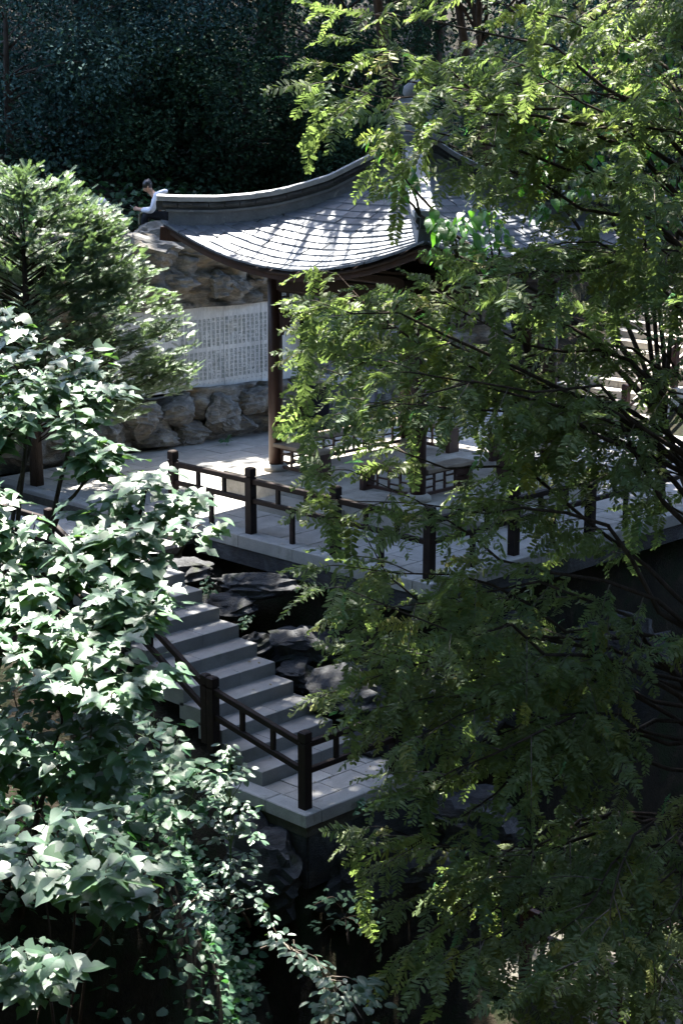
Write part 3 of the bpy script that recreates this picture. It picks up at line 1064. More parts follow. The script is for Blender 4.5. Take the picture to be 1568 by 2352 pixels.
def rock_band(x0, x1, z0, z1, yb, amp, seed, lip=0.0, res=0.055, back=0.9):
    nx, nz = int((x1 - x0) / res), int((z1 - z0) / res)
    xs, zs = np.linspace(x0, x1, nx + 1), np.linspace(z0, z1, nz + 1)
    X, Z = np.meshgrid(xs, zs, indexing='ij')
    P = np.stack([X.ravel(), np.zeros(X.size), Z.ravel()], 1)
    n1 = vnoise(P, 0.9, seed, 3)
    n2 = vnoise(P * np.array([1, 1, 2.6]), 2.4, seed + 1, 4)
    cr = np.clip(1 - 3.0 * np.abs(vnoise(P, 1.3, seed + 2, 2)), 0, 1) + np.clip(1 - 4 * np.abs(vnoise(P, 2.1, seed + 8, 1)), 0, 1) * .6
    t = (Z.ravel() - z0) / (z1 - z0)
    ed = smooth(0, 0.10, t) * smooth(0, 0.06, 1 - t)
    q_ = Z.ravel() * 3.2 + 0.35 * X.ravel() + 1.2 * n1
    dep = amp * (0.9 * n1 + 0.6 * n2) + 0.13 * ((q_ - np.floor(q_)) ** 2) - 0.20 * cr + lip * np.sin(np.pi * t)
    Y = wall_y(X.ravel(), yb) - dep * (0.4 + 0.6 * ed)
    zz = Z.ravel() + 0.10 * n1 * ((t > 0.02) & (t < 0.98)) + np.where(t > 0.98, 0.22 * n1, 0)
    V = np.stack([X.ravel() + 0.05 * n2, Y, zz], 1)
    m = nz + 1
    ii, jj = np.meshgrid(np.arange(nx), np.arange(nz), indexing='ij')
    q = np.stack([ii * m + jj, (ii + 1) * m + jj, (ii + 1) * m + jj + 1, ii * m + jj + 1], -1).reshape(-1, 4)
    # top and bottom lips run back into the hill
    topi = np.arange(nx + 1) * m + nz
    bt = V[topi] + np.array([0, back, 0.0])
    boti = np.arange(nx + 1) * m
    bb = V[boti] + np.array([0, back, 0.0])
    base = len(V)
    q2 = np.stack([topi[:-1], topi[1:], base + np.arange(1, nx + 1), base + np.arange(nx)], 1)
    b2 = base + nx + 1
    q3 = np.stack([boti[1:], boti[:-1], b2 + np.arange(nx), b2 + np.arange(1, nx + 1)], 1)
    V = np.concatenate([V, bt, bb])
    q = np.concatenate([q, q2, q3])
    return raw_mesh('rock_face', V, q.ravel(), np.arange(len(q)) * 4, np.full(len(q), 4), M['rock'], True)


link('rock_face', rock_band(-1.5, 6.95, 2.60, 4.15, 9.72, 0.34, 31, lip=0.16), rockwall)
link('rock_face', rock_band(-1.5, 12.5, -0.1, 1.06, 9.70, 0.22, 47, lip=0.10), rockwall)
link('rock_face', rock_band(6.92, 12.5, 0.9, 4.3, 9.75, 0.35, 55, lip=0.10), rockwall)
link('rock_face', rock_band(-1.5, 2.35, 0.9, 2.75, 9.75, 0.30, 61, lip=0.10), rockwall)
rs = random.Random(4)
spec = [(2.1, .40, .75, .55), (2.85, .62, .62, .42), (3.15, .20, .70, .40), (3.75, .66, .70, .40), (4.05, .22, .62, .36), (4.75, .52, .66, .62), (5.3, .20, .55, .34), (5.55, .70, .60, .36),
        (6.2, .42, .72, .58), (1.2, .45, .8, .6), (7.3, .4, .7, .5), (0.4, .4, .8, .6), (6.95, .62, .5, .45)]
for i, (x, z, sx, sz) in enumerate(spec):
    o = link('boulder', boulder_mesh('boulder', 0, (sx * 0.78, 0.40, sz * 0.80), 100 + i, M['rock'], strata=0.12), rockwall)
    o.location = (x, wall_y(x, 9.68) + rs.uniform(-.06, .10), z)
    o.rotation_euler = (rs.uniform(-.15, .15), rs.uniform(-.25, .25), rs.uniform(-.3, .3))
# upper overhanging boulders
for i, (x, z, sx, sz) in enumerate([(3.3, 3.7, .9, .5), (4.4, 3.75, .8, .55), (4.75, 3.1, .35, .4), (5.3, 3.6, .7, .6), (3.75, 3.15, .5, .4), (5.9, 3.3, .6, .5), (2.3, 3.6, .8, .6), (5.1, 3.0, .3, .3), (1.2, 3.6, .8, .7)]):
    o = link('boulder', boulder_mesh('boulder', 0, (sx * 0.95, 0.45, sz * 0.95), 140 + i, M['rock'], strata=0.14), rockwall)
    o.location = (x, wall_y(x, 9.80) + rs.uniform(-.05, .1), z)
    o.rotation_euler = (rs.uniform(-.2, .2), rs.uniform(-.3, .3), rs.uniform(-.3, .3))

panel = empty('inscribed_tablet', (4.7, 9.95, 1.0), 'grey marble panel carved with columns of dark Chinese characters', 'stone panel')
PY0 = 9.86
wrot = math.atan(WSL)


def on_panel(x, z, proud=0.0):
    return np.array([x, wall_y(x, PY0) - proud, z])


cuts = [2.3, 3.2, 4.12, 5.02, 5.92, 6.9]
for a, b in zip(cuts[:-1], cuts[1:]):
    xm = (a + b) / 2
    MB().box(on_panel(xm, 1.82, -0.06), (b - a - 0.006, 0.12, 1.66), wrot).build('marble_slab', M['marble'], panel)

POEM = [('纪追白垩年一亿', '莽莽坤维风景丽'), ('特西斯海亘穷荒', '赤道暖流布温煦'), ('陆无山岳但坡陀', '沧海横流沮洳多'), ('密林丰薮蔽天日', '冥云玄雾迷羲和'),
        ('兽蹄鸟迹尚无朕', '恐龙恶蜥横駊娑'), ('水杉斯时乃特立', '凌霄巨木环北极'), ('虬枝铁干逾十围', '肯与群株计寻尺'), ('极方季节惟春冬', '春日不落万卉荣'),
        ('半载昏昏黯长夜', '空张极焰光朦胧'), ('光合无由叶乃落', '习性余留犹似昨'), ('肃然一幅三纪图', '古今冬景同萧疏'), ('三纪山川生巨变', '造化洪炉恣鼓扇'),
        ('巍升珠穆朗玛峰', '去天尺五天为眩'), ('冰岩雪壑何庄严', '万山朝宗独南面'), ('冈达弯拿与华夏', '二陆通连成一片'), ('海枯风阻陆渐干', '积雪冱寒今乃见'),
        ('大地遂为冰被覆', '北球一白无丛绿'), ('众芳逋走入南荒', '万汇沦亡稀剩族'), ('水杉大国成曹郐', '四大部洲绝侪类'), ('仅余川鄂千方里', '遗孑残留弹丸地'),
        ('劫灰初认始三木', '胡郑研几继前轨'), ('亿年远裔今幸存', '绝域闻风剧惊异'), ('群求珍植遍遐疆', '地无南北争传扬')]


def inscription():
    dg = bpy.context.evaluated_depsgraph_get
    AV, AF, n0 = [], [], 0
    cz, sz = math.cos(wrot), math.sin(wrot)
    for ci, (u_, l_) in enumerate(POEM):
        x = 6.335 - ci * 0.1045
        for txt, zt in ((u_, 2.40 - 0.002 * ci), (l_ + '。', 1.755 - 0.002 * ci)):
            cu = bpy.data.curves.new('chars', 'FONT')
            cu.body = '\n'.join(txt)
            cu.size = 0.083
            cu.space_line = 0.98
            cu.align_x = 'CENTER'
            cu.offset = 0.0003
            cu.resolution_u = 2
            ob = bpy.data.objects.new('chars', cu)
            COL.objects.link(ob)
            bpy.context.view_layer.update()
            me = bpy.data.meshes.new_from_object(ob.evaluated_get(bpy.context.evaluated_depsgraph_get()))
            bpy.data.objects.remove(ob)
            nv = len(me.vertices)
            if nv:
                co = np.zeros(nv * 3, np.float32)
                me.vertices.foreach_get('co', co)
                co = co.reshape(-1, 3)
                P = on_panel(x, zt - 0.07, 0.003) + np.stack([co[:, 0] * cz, co[:, 0] * sz, co[:, 1]], 1)
                AV.append(P)
                for p in me.polygons:
                    AF.append([v + n0 for v in p.vertices])
                n0 += nv
            bpy.data.meshes.remove(me)
    if AV:
        mb = MB()
        mb.add(np.concatenate(AV), AF)
        mb.build('inscription', M['ink'], panel)


inscription()

# kiosk-like cabinet beside the wall
ki = empty('cabinet', (7.2, 8.85, 0), 'low dark blue cabinet with grey front panels standing behind the pavilion', 'cabinet')
MB().box((7.3, 8.95, 0.50), (1.4, 0.6, 1.0)).build('body', M['kiosk'], ki)
MB().box((7.3, 8.93, 1.03), (1.5, 0.72, 0.07), 0, 0.01).build('top_slab', M['kerb'], ki)
MB().box((6.98, 8.645, 0.42), (0.55, 0.02, 0.5)).build('front_panel', M['kiosk_panel'], ki)
fpn = MB().box((7.62, 8.645, 0.42), (0.55, 0.02, 0.5)).build('front_panel', M['kiosk_panel'], ki)
mb = MB()
cx_, cz_ = 7.6, 0.47
mb.beam((cx_ - .07, 8.632, cz_ + .02), (cx_, 8.632, cz_ + .07), 0.006, 0.012)
mb.beam((cx_, 8.632, cz_ + .07), (cx_ + .07, 8.632, cz_ + .02), 0.006, 0.012)
mb.beam((cx_ - .05, 8.632, cz_ - .03), (cx_ + .05, 8.632, cz_ - .03), 0.006, 0.012)
mb.beam((cx_, 8.632, cz_ - .03), (cx_, 8.632, cz_ + .04), 0.012, 0.006, up=(0, 1, 0))
mb.build('emblem', M['white_print'], ki)

# boulders below the terrace and beside the steps: every one a thing
BL = [((-0.75, 0.9, -1.75), (.62, .7, .55), 'large smooth dark boulder under the terrace corner'),
      ((-0.55, 2.0, -1.35), (.5, .6, .5), 'rounded shadowed rock below the middle terrace post'),
      ((-1.02, 2.55, -1.32), (.30, .40, .22), 'ribbed grey rock beside the middle steps'),
      ((-0.95, 1.75, -1.62), (.28, .42, .24), 'cracked slaty rock just right of the middle steps'),
      ((-0.85, 3.4, -0.95), (.42, .55, .26), 'mossy layered rock beside the upper steps'),
      ((-0.75, 4.3, -0.55), (.40, .5, .24), 'low layered rock at the head of the steps'),
      ((-0.5, 3.0, -0.6), (.26, .9, .26), 'mossy ledge of rock right under the terrace kerb'),
      ((-0.2, -0.55, -1.9), (.8, .55, 1.1), 'tall dark rock buttress under the terrace corner'),
      ((1.5, -0.6, -1.9), (1.0, .5, 1.2), 'broad dark rock under the front of the terrace'),
      ((-1.0, 0.1, -2.15), (.40, .42, .42), 'small dark rock at the right end of the lowest step'),
      ((-2.3, -1.1, -3.5), (1.1, .42, .75), 'dark rock supporting the lower landing'),
      ((-3.5, -0.3, -3.3), (.5, .9, .9), 'shadowed rock below the left edge of the landing'),
      ((-0.5, -1.3, -3.2), (.8, .6, .8), 'dark rock in the gully right of the landing'),
      ((3.2, -0.7, -2.2), (1.0, .5, 1.2), 'dark rock under the right part of the terrace')]
for i, (c, s, lab) in enumerate(BL):
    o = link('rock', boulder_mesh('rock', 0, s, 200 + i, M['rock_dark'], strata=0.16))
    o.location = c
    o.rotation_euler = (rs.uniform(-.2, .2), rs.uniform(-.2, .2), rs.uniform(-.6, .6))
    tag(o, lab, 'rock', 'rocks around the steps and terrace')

# pale rock the people sit on
o = link('rock', boulder_mesh('rock', 0, (.55, .4, .28), 260, M['rock'], strata=0.1))
o.location = (3.55, 10.35, 4.02)
tag(o, 'pale rock on top of the wall that the person with the phone sits on', 'rock', 'rocks around the steps and terrace')


# ================================================================== vegetation
def frame_of(d, n):
    """matrices (N,3,3) with columns x, y=d, z~n"""
    d = d / np.linalg.norm(d, axis=-1, keepdims=True)
    x = np.cross(d, n)
    x /= np.linalg.norm(x, axis=-1, keepdims=True) + 1e-9
    z = np.cross(x, d)
    return np.stack([x, d, z], -1)


def base_mesh(V, Fq):
    """polygon soup -> (V, loops, totals)"""
    return np.array(V, float), np.concatenate([np.array(f) for f in Fq]), np.array([len(f) for f in Fq])


def merged(name, bases, which, T, L, S, tint, mat, smooth_=False):
    """instances: which base, 3x3 T, location L, scale S, tint -> one mesh"""
    Vs, Ls, Ts, Ti, n0 = [], [], [], [], 0
    for b, (bv, bl, bt) in enumerate(bases):
        idx = np.nonzero(which == b)[0]
        if not len(idx):
            continue
        v = np.einsum('nij,vj->nvi', T[idx] * S[idx][:, None, None], bv) + L[idx][:, None, :]
        k, nv = len(idx), len(bv)
        Vs.append(v.reshape(-1, 3))
        Ls.append((bl[None, :] + (np.arange(k) * nv)[:, None] + n0).ravel())
        Ts.append(np.tile(bt, k))
        jit = rng.uniform(-.06, .06, (k, nv)) * 0 + tint[idx][:, None]
        Ti.append(jit.ravel())
        n0 += k * nv
    tot = np.concatenate(Ts)
    st = np.concatenate([[0], np.cumsum(tot)[:-1]])
    return raw_mesh(name, np.concatenate(Vs), np.concatenate(Ls), st, tot, mat, smooth_, np.concatenate(Ti))


def single(name, base, mat, tint=0.5, smooth_=False):
    bv, bl, bt = base
    st = np.concatenate([[0], np.cumsum(bt)[:-1]])
    return raw_mesh(name, bv, bl, st, bt, mat, smooth_, np.full(len(bv), tint))


def in_view(P):
    d = P - CAM
    z = d @ FW
    x = 784 + F * (d @ RT) / np.maximum(z, .1)
    y = 1176 - F * (d @ UP) / np.maximum(z, .1)
    return (x > -10) & (x < 1578) & (y > -10) & (y < 2362) & (z > 0.5), z


def foliage(parent, name, stuff_name, bases, which, T, L, S, tint, mat, nparts=299):
    """the pieces that show largest become parts of their own, the rest one 'stuff' part"""
    vis, z = in_view(L)
    key = np.where(vis, S / z, 0)
    order = np.argsort(-key)
    k = min(nparts, int(vis.sum()))
    front, rest = order[:k], order[k:]
    tl = [0.25, 0.6, 0.95]
    cache = {}
    M0 = parent.location
    for i in front:
        tb = int(np.argmin([abs(tint[i] - t) for t in tl]))
        key_ = (int(which[i]), tb)
        if key_ not in cache:
            cache[key_] = single(name, bases[which[i]], mat, tl[tb] - 0.12)
        o = bpy.data.objects.new(name, cache[key_])
        COL.objects.link(o)
        o.parent = parent
        m = Matrix([list(r) + [0] for r in (T[i] * S[i])] + [[0, 0, 0, 1]])
        m.translation = Vector(L[i]) - M0
        o.matrix_basis = m
    if len(rest):
        me = merged(stuff_name, bases, which[rest], T[rest], L[rest], S[rest], tint[rest], mat)
        o = link(stuff_name, me, parent, kind='stuff')


def curve_pts(a, b, sag, n=9, wob=0.0, r=None):
    """points from a to b bowed upward by sag"""
    a, b = np.array(a, float), np.array(b, float)
    t = np.linspace(0, 1, n)[:, None]
    p = a + (b - a) * t
    p[:, 2] += sag * np.sin(np.pi * t[:, 0])
    if wob:
        g = (r or rng)
        w_ = g.normal(size=(n, 3)) * wob * np.linalg.norm(b - a)
        w_[0] = 0
        w_[-1] = 0
        p += np.cumsum(w_, 0) * (1 - t) * t * 2
    return p


UPV = np.array([0, 0, 1.0])
TOCAM = -np.array([math.cos(YAW), math.sin(YAW), 0.0])


def leaf_base(half, fold=0.18, droop=0.22, mid_n=None, curl=0.0, asym=None):
    """leaf from the outline of its right half [(x, y)...], base at 0, tip at the last point"""
    half = np.array(half, float)
    lo = np.array(asym, float) if asym is not None else half
    V, Fq = [], []
    ys = half[:, 1]
    n = len(half)
    mid = [(0, y, 0) for y in np.linspace(0, half[-1, 1], n)]

    def zz(x, y):
        return fold * abs(x) - droop * y * y + curl * x * x
    for (x, y, _) in mid:
        V.append((0, y, zz(0, y)))
    for x, y in half:
        V.append((x, y, zz(x, y)))
    for x, y in lo:
        V.append((-x, y, zz(x, y)))
    for i in range(n - 1):
        if i == 0:
            Fq.append((0, n + 1, 1))
            Fq.append((0, 1, 2 * n + 1))
        elif i == n - 2:
            Fq.append((i, n + i, i + 1))
            Fq.append((i, i + 1, 2 * n + i))
        else:
            Fq.append((i, n + i, n + i + 1, i + 1))
            Fq.append((i, i + 1, 2 * n + i + 1, 2 * n + i))
    return base_mesh(V, Fq)


def add_petiole(b, ln=0.35, w_=0.012):
    bv, bl, bt = b
    n = len(bv)
    v = np.array([(-w_, 0.02, 0.0), (w_, 0.02, 0.0), (w_ * .7, -ln, 0.10), (-w_ * .7, -ln, 0.10)])
    return np.concatenate([bv, v]), np.concatenate([bl, [n, n + 3, n + 2, n + 1]]), np.concatenate([bt, [4]])


H3 = [(0, 0.0), (0.18, -0.09), (0.34, -0.02), (0.52, 0.16), (0.58, 0.33), (0.40, 0.30), (0.17, 0.29), (0.14, 0.40), (0.30, 0.58), (0.27, 0.74), (0.10, 0.93), (0, 1.12)]
H1 = [(0, 0.0), (0.17, -0.06), (0.33, 0.03), (0.42, 0.20), (0.43, 0.36), (0.37, 0.54), (0.27, 0.72), (0.13, 0.90), (0, 1.08)]
H5 = [(0, 0.0), (0.22, -0.14), (0.40, -0.12), (0.36, 0.02), (0.22, 0.10), (0.46, 0.22), (0.60, 0.44), (0.38, 0.42), (0.13, 0.36), (0.13, 0.50), (0.31, 0.70), (0.10, 0.95), (0, 1.10)]
H3b = [(0, 0.0), (0.20, -0.09), (0.40, 0.02), (0.60, 0.26), (0.42, 0.29), (0.12, 0.28), (0.10, 0.42), (0.24, 0.58), (0.30, 0.72), (0.12, 0.94), (0, 1.12)]
H1x = [(0, 0.0), (0.20, -0.07), (0.33, 0.0), (0.41, 0.10), (0.44, 0.20), (0.45, 0.30), (0.43, 0.40), (0.38, 0.52), (0.32, 0.64), (0.25, 0.77), (0.10, 0.95), (0, 1.12)]
MUL = [add_petiole(leaf_base(H3, .16, .18)), add_petiole(leaf_base(H5, .12, .22)), add_petiole(leaf_base(H3b, .22, .12)), add_petiole(leaf_base(H3, -.05, .25)),
       add_petiole(leaf_base(H3, .08, .30, asym=H1x)), add_petiole(leaf_base(H1x, .30, .12, asym=H3))]


def zig(outline, amp):
    out = []
    for (x0, y0), (x1, y1) in zip(outline[:-1], outline[1:]):
        out.append((x0, y0))
        out.append(((x0 + x1) / 2 - amp * 0.7, (y0 + y1) / 2 - amp * 0.2))
    out.append(outline[-1])
    return out


HN = [(0, 0), (0.22, -0.05), (0.40, 0.10), (0.46, 0.30), (0.42, 0.52), (0.30, 0.74), (0.12, 0.92), (0, 1.06)]
NET = [add_petiole(leaf_base(zig(HN, 0.05), .10, .16)), add_petiole(leaf_base(zig(HN, 0.06), .20, .26)), add_petiole(leaf_base(zig(HN, 0.05), -.05, .1))]
HO = [(0, 0), (0.15, 0.10), (0.25, 0.30), (0.27, 0.52), (0.20, 0.78), (0, 1.0)]
OV = [leaf_base(HO, .15, .12), leaf_base(HO, .30, .05), leaf_base(HO, .05, .25)]
HB = [(0, 0), (0.18, 0.0), (0.32, 0.14), (0.35, 0.34), (0.26, 0.60), (0.10, 0.86), (0, 1.08)]
BRD = [add_petiole(leaf_base(HB, .18, .20), .3, .012), add_petiole(leaf_base(HB, .35, .10), .3, .012), add_petiole(leaf_base(HB, .05, .35), .3, .012)]


def redwood_spray(n, ln, pl_, pw, seed, droop=0.25, tip=0.45):
    """feathery shoot: oblong leaflets in two ranks along a thin axis, length 1 along +Y"""
    r = np.random.default_rng(seed)
    V, Fq = [], []
    k = 5
    for i in range(k):      # axis
        y = i / (k - 1)
        z = -droop * y * y
        wv = 0.010 * (1 - .6 * y)
        V += [(-wv, y, z), (wv, y, z)]
    for i in range(k - 1):
        Fq.append((2 * i, 2 * i + 1, 2 * i + 3, 2 * i + 2))
    for i in range(n):
        y = 0.06 + 0.93 * i / n + r.uniform(-.012, .012)
        sgn = 1 if i % 2 else -1
        prof = min(1.0, 0.55 + 2.2 * y) * (1 - (1 - tip) * max(0, y - 0.55) / 0.45)
        L = pl_ * prof * r.uniform(0.8, 1.15)
        wd = pw * r.uniform(0.85, 1.15)
        ang = R(r.uniform(48, 78)) * sgn
        d = np.array([math.sin(ang), math.cos(ang), r.uniform(-.45, .30)])
        d /= np.linalg.norm(d)
        s = np.cross(d, (0, 0, 1.0) + r.normal(size=3) * .55)
        s /= np.linalg.norm(s)
        o = np.array([0, y, -droop * y * y])
        b = len(V)
        dn = np.array([0, 0, -1.0]) * L * r.uniform(.05, .30)
        V += [o, o + d * L * .32 + s * wd + dn * .1, o + d * L * .32 - s * wd + dn * .1, o + d * L * .8 + s * wd * .9 + dn * .6, o + d * L * .8 - s * wd * .9 + dn * .6, o + d * L + dn]
        Fq += [(b, b + 1, b + 2), (b + 1, b + 3, b + 4, b + 2), (b + 3, b + 5, b + 4)]
    return base_mesh(V, Fq)


SPR = [redwood_spray(28, 1, .26, .034, s, d) for s, d in ((1, .25), (2, .5), (3, .1), (4, .35), (5, .7))]
SPRT = [redwood_spray(30, 1, .12, .022, s, .5, .3) for s in (11, 12)]


def needle_spray(seed, n=26, nl=0.27, nw=0.050):
    r = np.random.default_rng(seed)
    V, Fq = [], []
    for i in range(4):
        y = i / 3
        wv = 0.014 * (1 - .6 * y)
        V += [(-wv, y, .06 * y * y), (wv, y, .06 * y * y)]
    for i in range(3):
        Fq.append((2 * i, 2 * i + 1, 2 * i + 3, 2 * i + 2))
    for i in range(n):
        y = 0.03 + 0.97 * i / n
        sgn = 1 if i % 2 else -1
        L = nl * min(1, .6 + 3 * y) * (1 - .5 * max(0, y - .8) / .2) * r.uniform(.85, 1.1)
        ang = R(r.uniform(42, 66) * (1 - .4 * max(0, y - .85) / .15)) * sgn
        d = np.array([math.sin(ang), math.cos(ang), r.uniform(0.0, .55)])
        d /= np.linalg.norm(d)
        s = np.cross(d, (0, 0, 1.0))
        s /= np.linalg.norm(s)
        o = np.array([0, y, .06 * y * y])
        b = len(V)
        V += [o - s * nw * .4, o + s * nw * .4, o + d * L * .75 + s * nw * .5, o + d * L * .75 - s * nw * .5, o + d * L]
        Fq += [(b, b + 1, b + 2, b + 3), (b + 3, b + 2, b + 4)]
    return base_mesh(V, Fq)


NDL = [needle_spray(s) for s in (1, 2, 3)]


# ------------------------------------------------------------------ dawn redwood in front of the pavilion
XB = np.array([(0, 745), (30, 730), (100, 760), (150, 700), (190, 690), (240, 770), (300, 860), (345, 1010), (400, 1080), (450, 1110), (520, 1100), (590, 1000), (632, 700), (700, 672),
               (760, 705), (805, 672), (860, 700), (950, 705), (1010, 690), (1080, 725), (1150, 700), (1230, 760), (1300, 712), (1350, 710), (1400, 790),
               (1500, 775), (1545, 800), (1585, 715), (1625, 800), (1690, 890), (1740, 915), (1810, 890), (1900, 800), (1960, 850), (2060, 880), (2150, 900), (2200, 960), (2350, 1090)], float)


def redwood():
    r = np.random.default_rng(21)
    tb = at(1700, 1300, 13.6)
    gz = float(ground(tb[0], tb[1]))
    root = empty('dawn_redwood', (tb[0], tb[1], gz), 'feathery dawn redwood whose olive green branches hide the right half of the pavilion', 'tree')
    TR = MB()
    trunk_top = 9.5
    tz = np.linspace(gz - 0.3, trunk_top, 12)
    tp = np.stack([tb[0] + 0.06 * np.sin(tz), tb[1] + 0.06 * np.cos(tz * 1.3), tz], 1)
    TR.tube(tp, np.linspace(0.26, 0.05, 12), 9)
    BR, TW = MB(), MB()
    bases = SPR + SPRT
    wh, Ts, Ls, Ss, Ti = [], [], [], [], []
    tipL = []

    def put(p, d, s, n=None, tip=False):
        nn = (UPV + r.normal(size=3) * .45) if n is None else n
        T = frame_of(np.array([d]), np.array([nn]))[0]
        wh.append(int(r.integers(0, len(SPR))) if not tip else len(SPR) + int(r.integers(0, 2)))
        Ts.append(T)
        Ls.append(p)
        Ss.append(s)
        Ti.append(np.clip(r.normal(0.38, 0.17) + (0.30 if r.random() < 0.06 else 0), 0, 0.95))

    limbs = []
    for y, x in XB[1:-1:1]:
        if 340 < y < 600 and r.random() < .75:
            continue
        if x < 870 or y > 1200 or r.random() < .6:
            limbs.append((x + 78, y, r.uniform(11.6, 13.0), 1.0))
    # interior limbs
    tries = 0
    while len(limbs) < 74 and tries < 4000:
        tries += 1
        y = r.uniform(-60, 2340)
        xb = np.interp(y, XB[:, 0], XB[:, 1])
        x = xb + 90 + (1640 - xb - 90) * r.uniform(0.02, 1.0) ** 0.9
        dens = 1.0 if y < 1150 else (0.36 if y < 1750 else 0.20)
        if 1370 < x < 1600 and 740 < y < 980:
            dens = 0.22
        if 1250 < x < 1640 and 1000 < y < 1260:
            dens = 0.7
        if 680 < x < 1200 and 900 < y < 1060:
            dens = 0.3
        if 980 < x < 1320 and 300 < y < 640:
            dens = 0.1
        if 1150 < x < 1480 and 1850 < y < 2300:
            dens = 0.15
        if 1000 < x < 1250 and 380 < y < 700:
            dens = 0.45
        if x < 1080 and 1040 < y < 1340:
            dens = 0.35
        if x < 1000 and 1340 < y < 1800:
            dens = 0.3
        if x > 1180 and 60 < y < 460:
            dens = 0.35
        if r.random() > dens:
            continue
        limbs.append((x, y, r.uniform(11.4, 14.4), 0.95))
    limbs += [(x, y, r.uniform(11.2, 12.4), .9) for x, y in [(1180, 2230), (1270, 2150), (1330, 2220), (1400, 2130), (1460, 2210), (1520, 2270), (1240, 2290), (1540, 2140)]]
    for (x, y, d, q) in limbs:
        e = at(x, y, d)
        hl = np.linalg.norm(e[:2] - tb[:2])
        rise = np.clip(r.uniform(0.25, 0.6) * hl, 0.1, 2.2)
        if y > 1500:
            rise *= 0.45
        if y > 1900:
            rise *= 0.2
        z0 = min(e[2] - rise, trunk_top - 0.3)
        a = np.array([np.interp(z0, tz, tp[:, 0]), np.interp(z0, tz, tp[:, 1]), z0])
        pts = curve_pts(a, e, 0.12 * hl * r.uniform(.3, 1.2), 10, 0.05, r)
        L = np.linalg.norm(e - a)
        BR.tube(pts, np.linspace(0.006 + 0.0050 * L, 0.003, 10), 6)
        ax = (e - a) / L
        ntw = int(4 + L * 1.75 * q)
        for t in np.linspace(0.36, 1.0, ntw):
            i = t * 9
            i0 = min(int(i), 8)
            p = pts[i0] + (pts[i0 + 1] - pts[i0]) * (i - i0)
            tl = r.uniform(0.22, 0.60)
            side = np.cross(ax, UPV)
            side /= np.linalg.norm(side) + 1e-9
            dirn = ax * r.uniform(.4, 1.0) + side * r.choice([-1, 1]) * r.uniform(.2, 1.0) + UPV * r.uniform(-.75, .30)
            if t > .95:
                dirn = ax + UPV * r.uniform(-.3, .1)
                tl = 0.18
            dirn /= np.linalg.norm(dirn)
            te = p + dirn * tl + np.array([0, 0, -0.22 * tl])
            tp_ = curve_pts(p, te, 0.06 * tl, 5)
            TW.tube(tp_, np.linspace(0.0055, 0.0022, 5), 4)
            ns = max(3, int(tl / 0.082))
            for j in range(ns):
                f_ = (j + .6) / ns
                ii = f_ * 4
                k0 = min(int(ii), 3)
                pp = tp_[k0] + (tp_[k0 + 1] - tp_[k0]) * (ii - k0)
                sd = np.cross(dirn, UPV) * (1 if j % 2 else -1)
                dd = dirn * r.uniform(.5, 1.1) + sd * r.uniform(.35, .95) + UPV * r.uniform(-.75, .15)
                put(pp, dd, r.uniform(0.20, 0.31))
            put(te, dirn + UPV * r.uniform(-.5, .1), r.uniform(0.22, 0.34))
            if r.random() < 0.16:
                put(te + dirn * .18, dirn + UPV * r.uniform(-1.2, .2), r.uniform(0.10, 0.17), tip=True)
            if r.random() < 0.13:          # long pendulous shoot
                q0 = te.copy()
                for j in range(int(r.integers(2, 5))):
                    dd = np.array([r.normal() * .12, r.normal() * .12, -1.0])
                    put(q0, dd, r.uniform(.24, .32), n=-FW + r.normal(size=3) * .3)
                    q0 = q0 + dd * 0.17
    wh, Ts, Ls, Ss, Ti = np.array(wh), np.array(Ts), np.array(Ls), np.array(Ss), np.array(Ti)
    TR.build('trunk', M['bark'], root, True)
    BR.build('branches', M['bark'], root, True)
    o = TW.build('twigs', M['twig'], root, True)
    o['kind'] = 'stuff'
    nrm = wh < len(SPR)
    foliage(root, 'spray', 'sprays', bases, wh[nrm], Ts[nrm], Ls[nrm], Ss[nrm], Ti[nrm], M['redwood'])
    tp2 = ~nrm
    foliage(root, 'young_spray', 'young_sprays', bases, wh[tp2], Ts[tp2], Ls[tp2], Ss[tp2], Ti[tp2], M['redwood_tip'], 90)
    return len(wh)


N_RED = redwood()


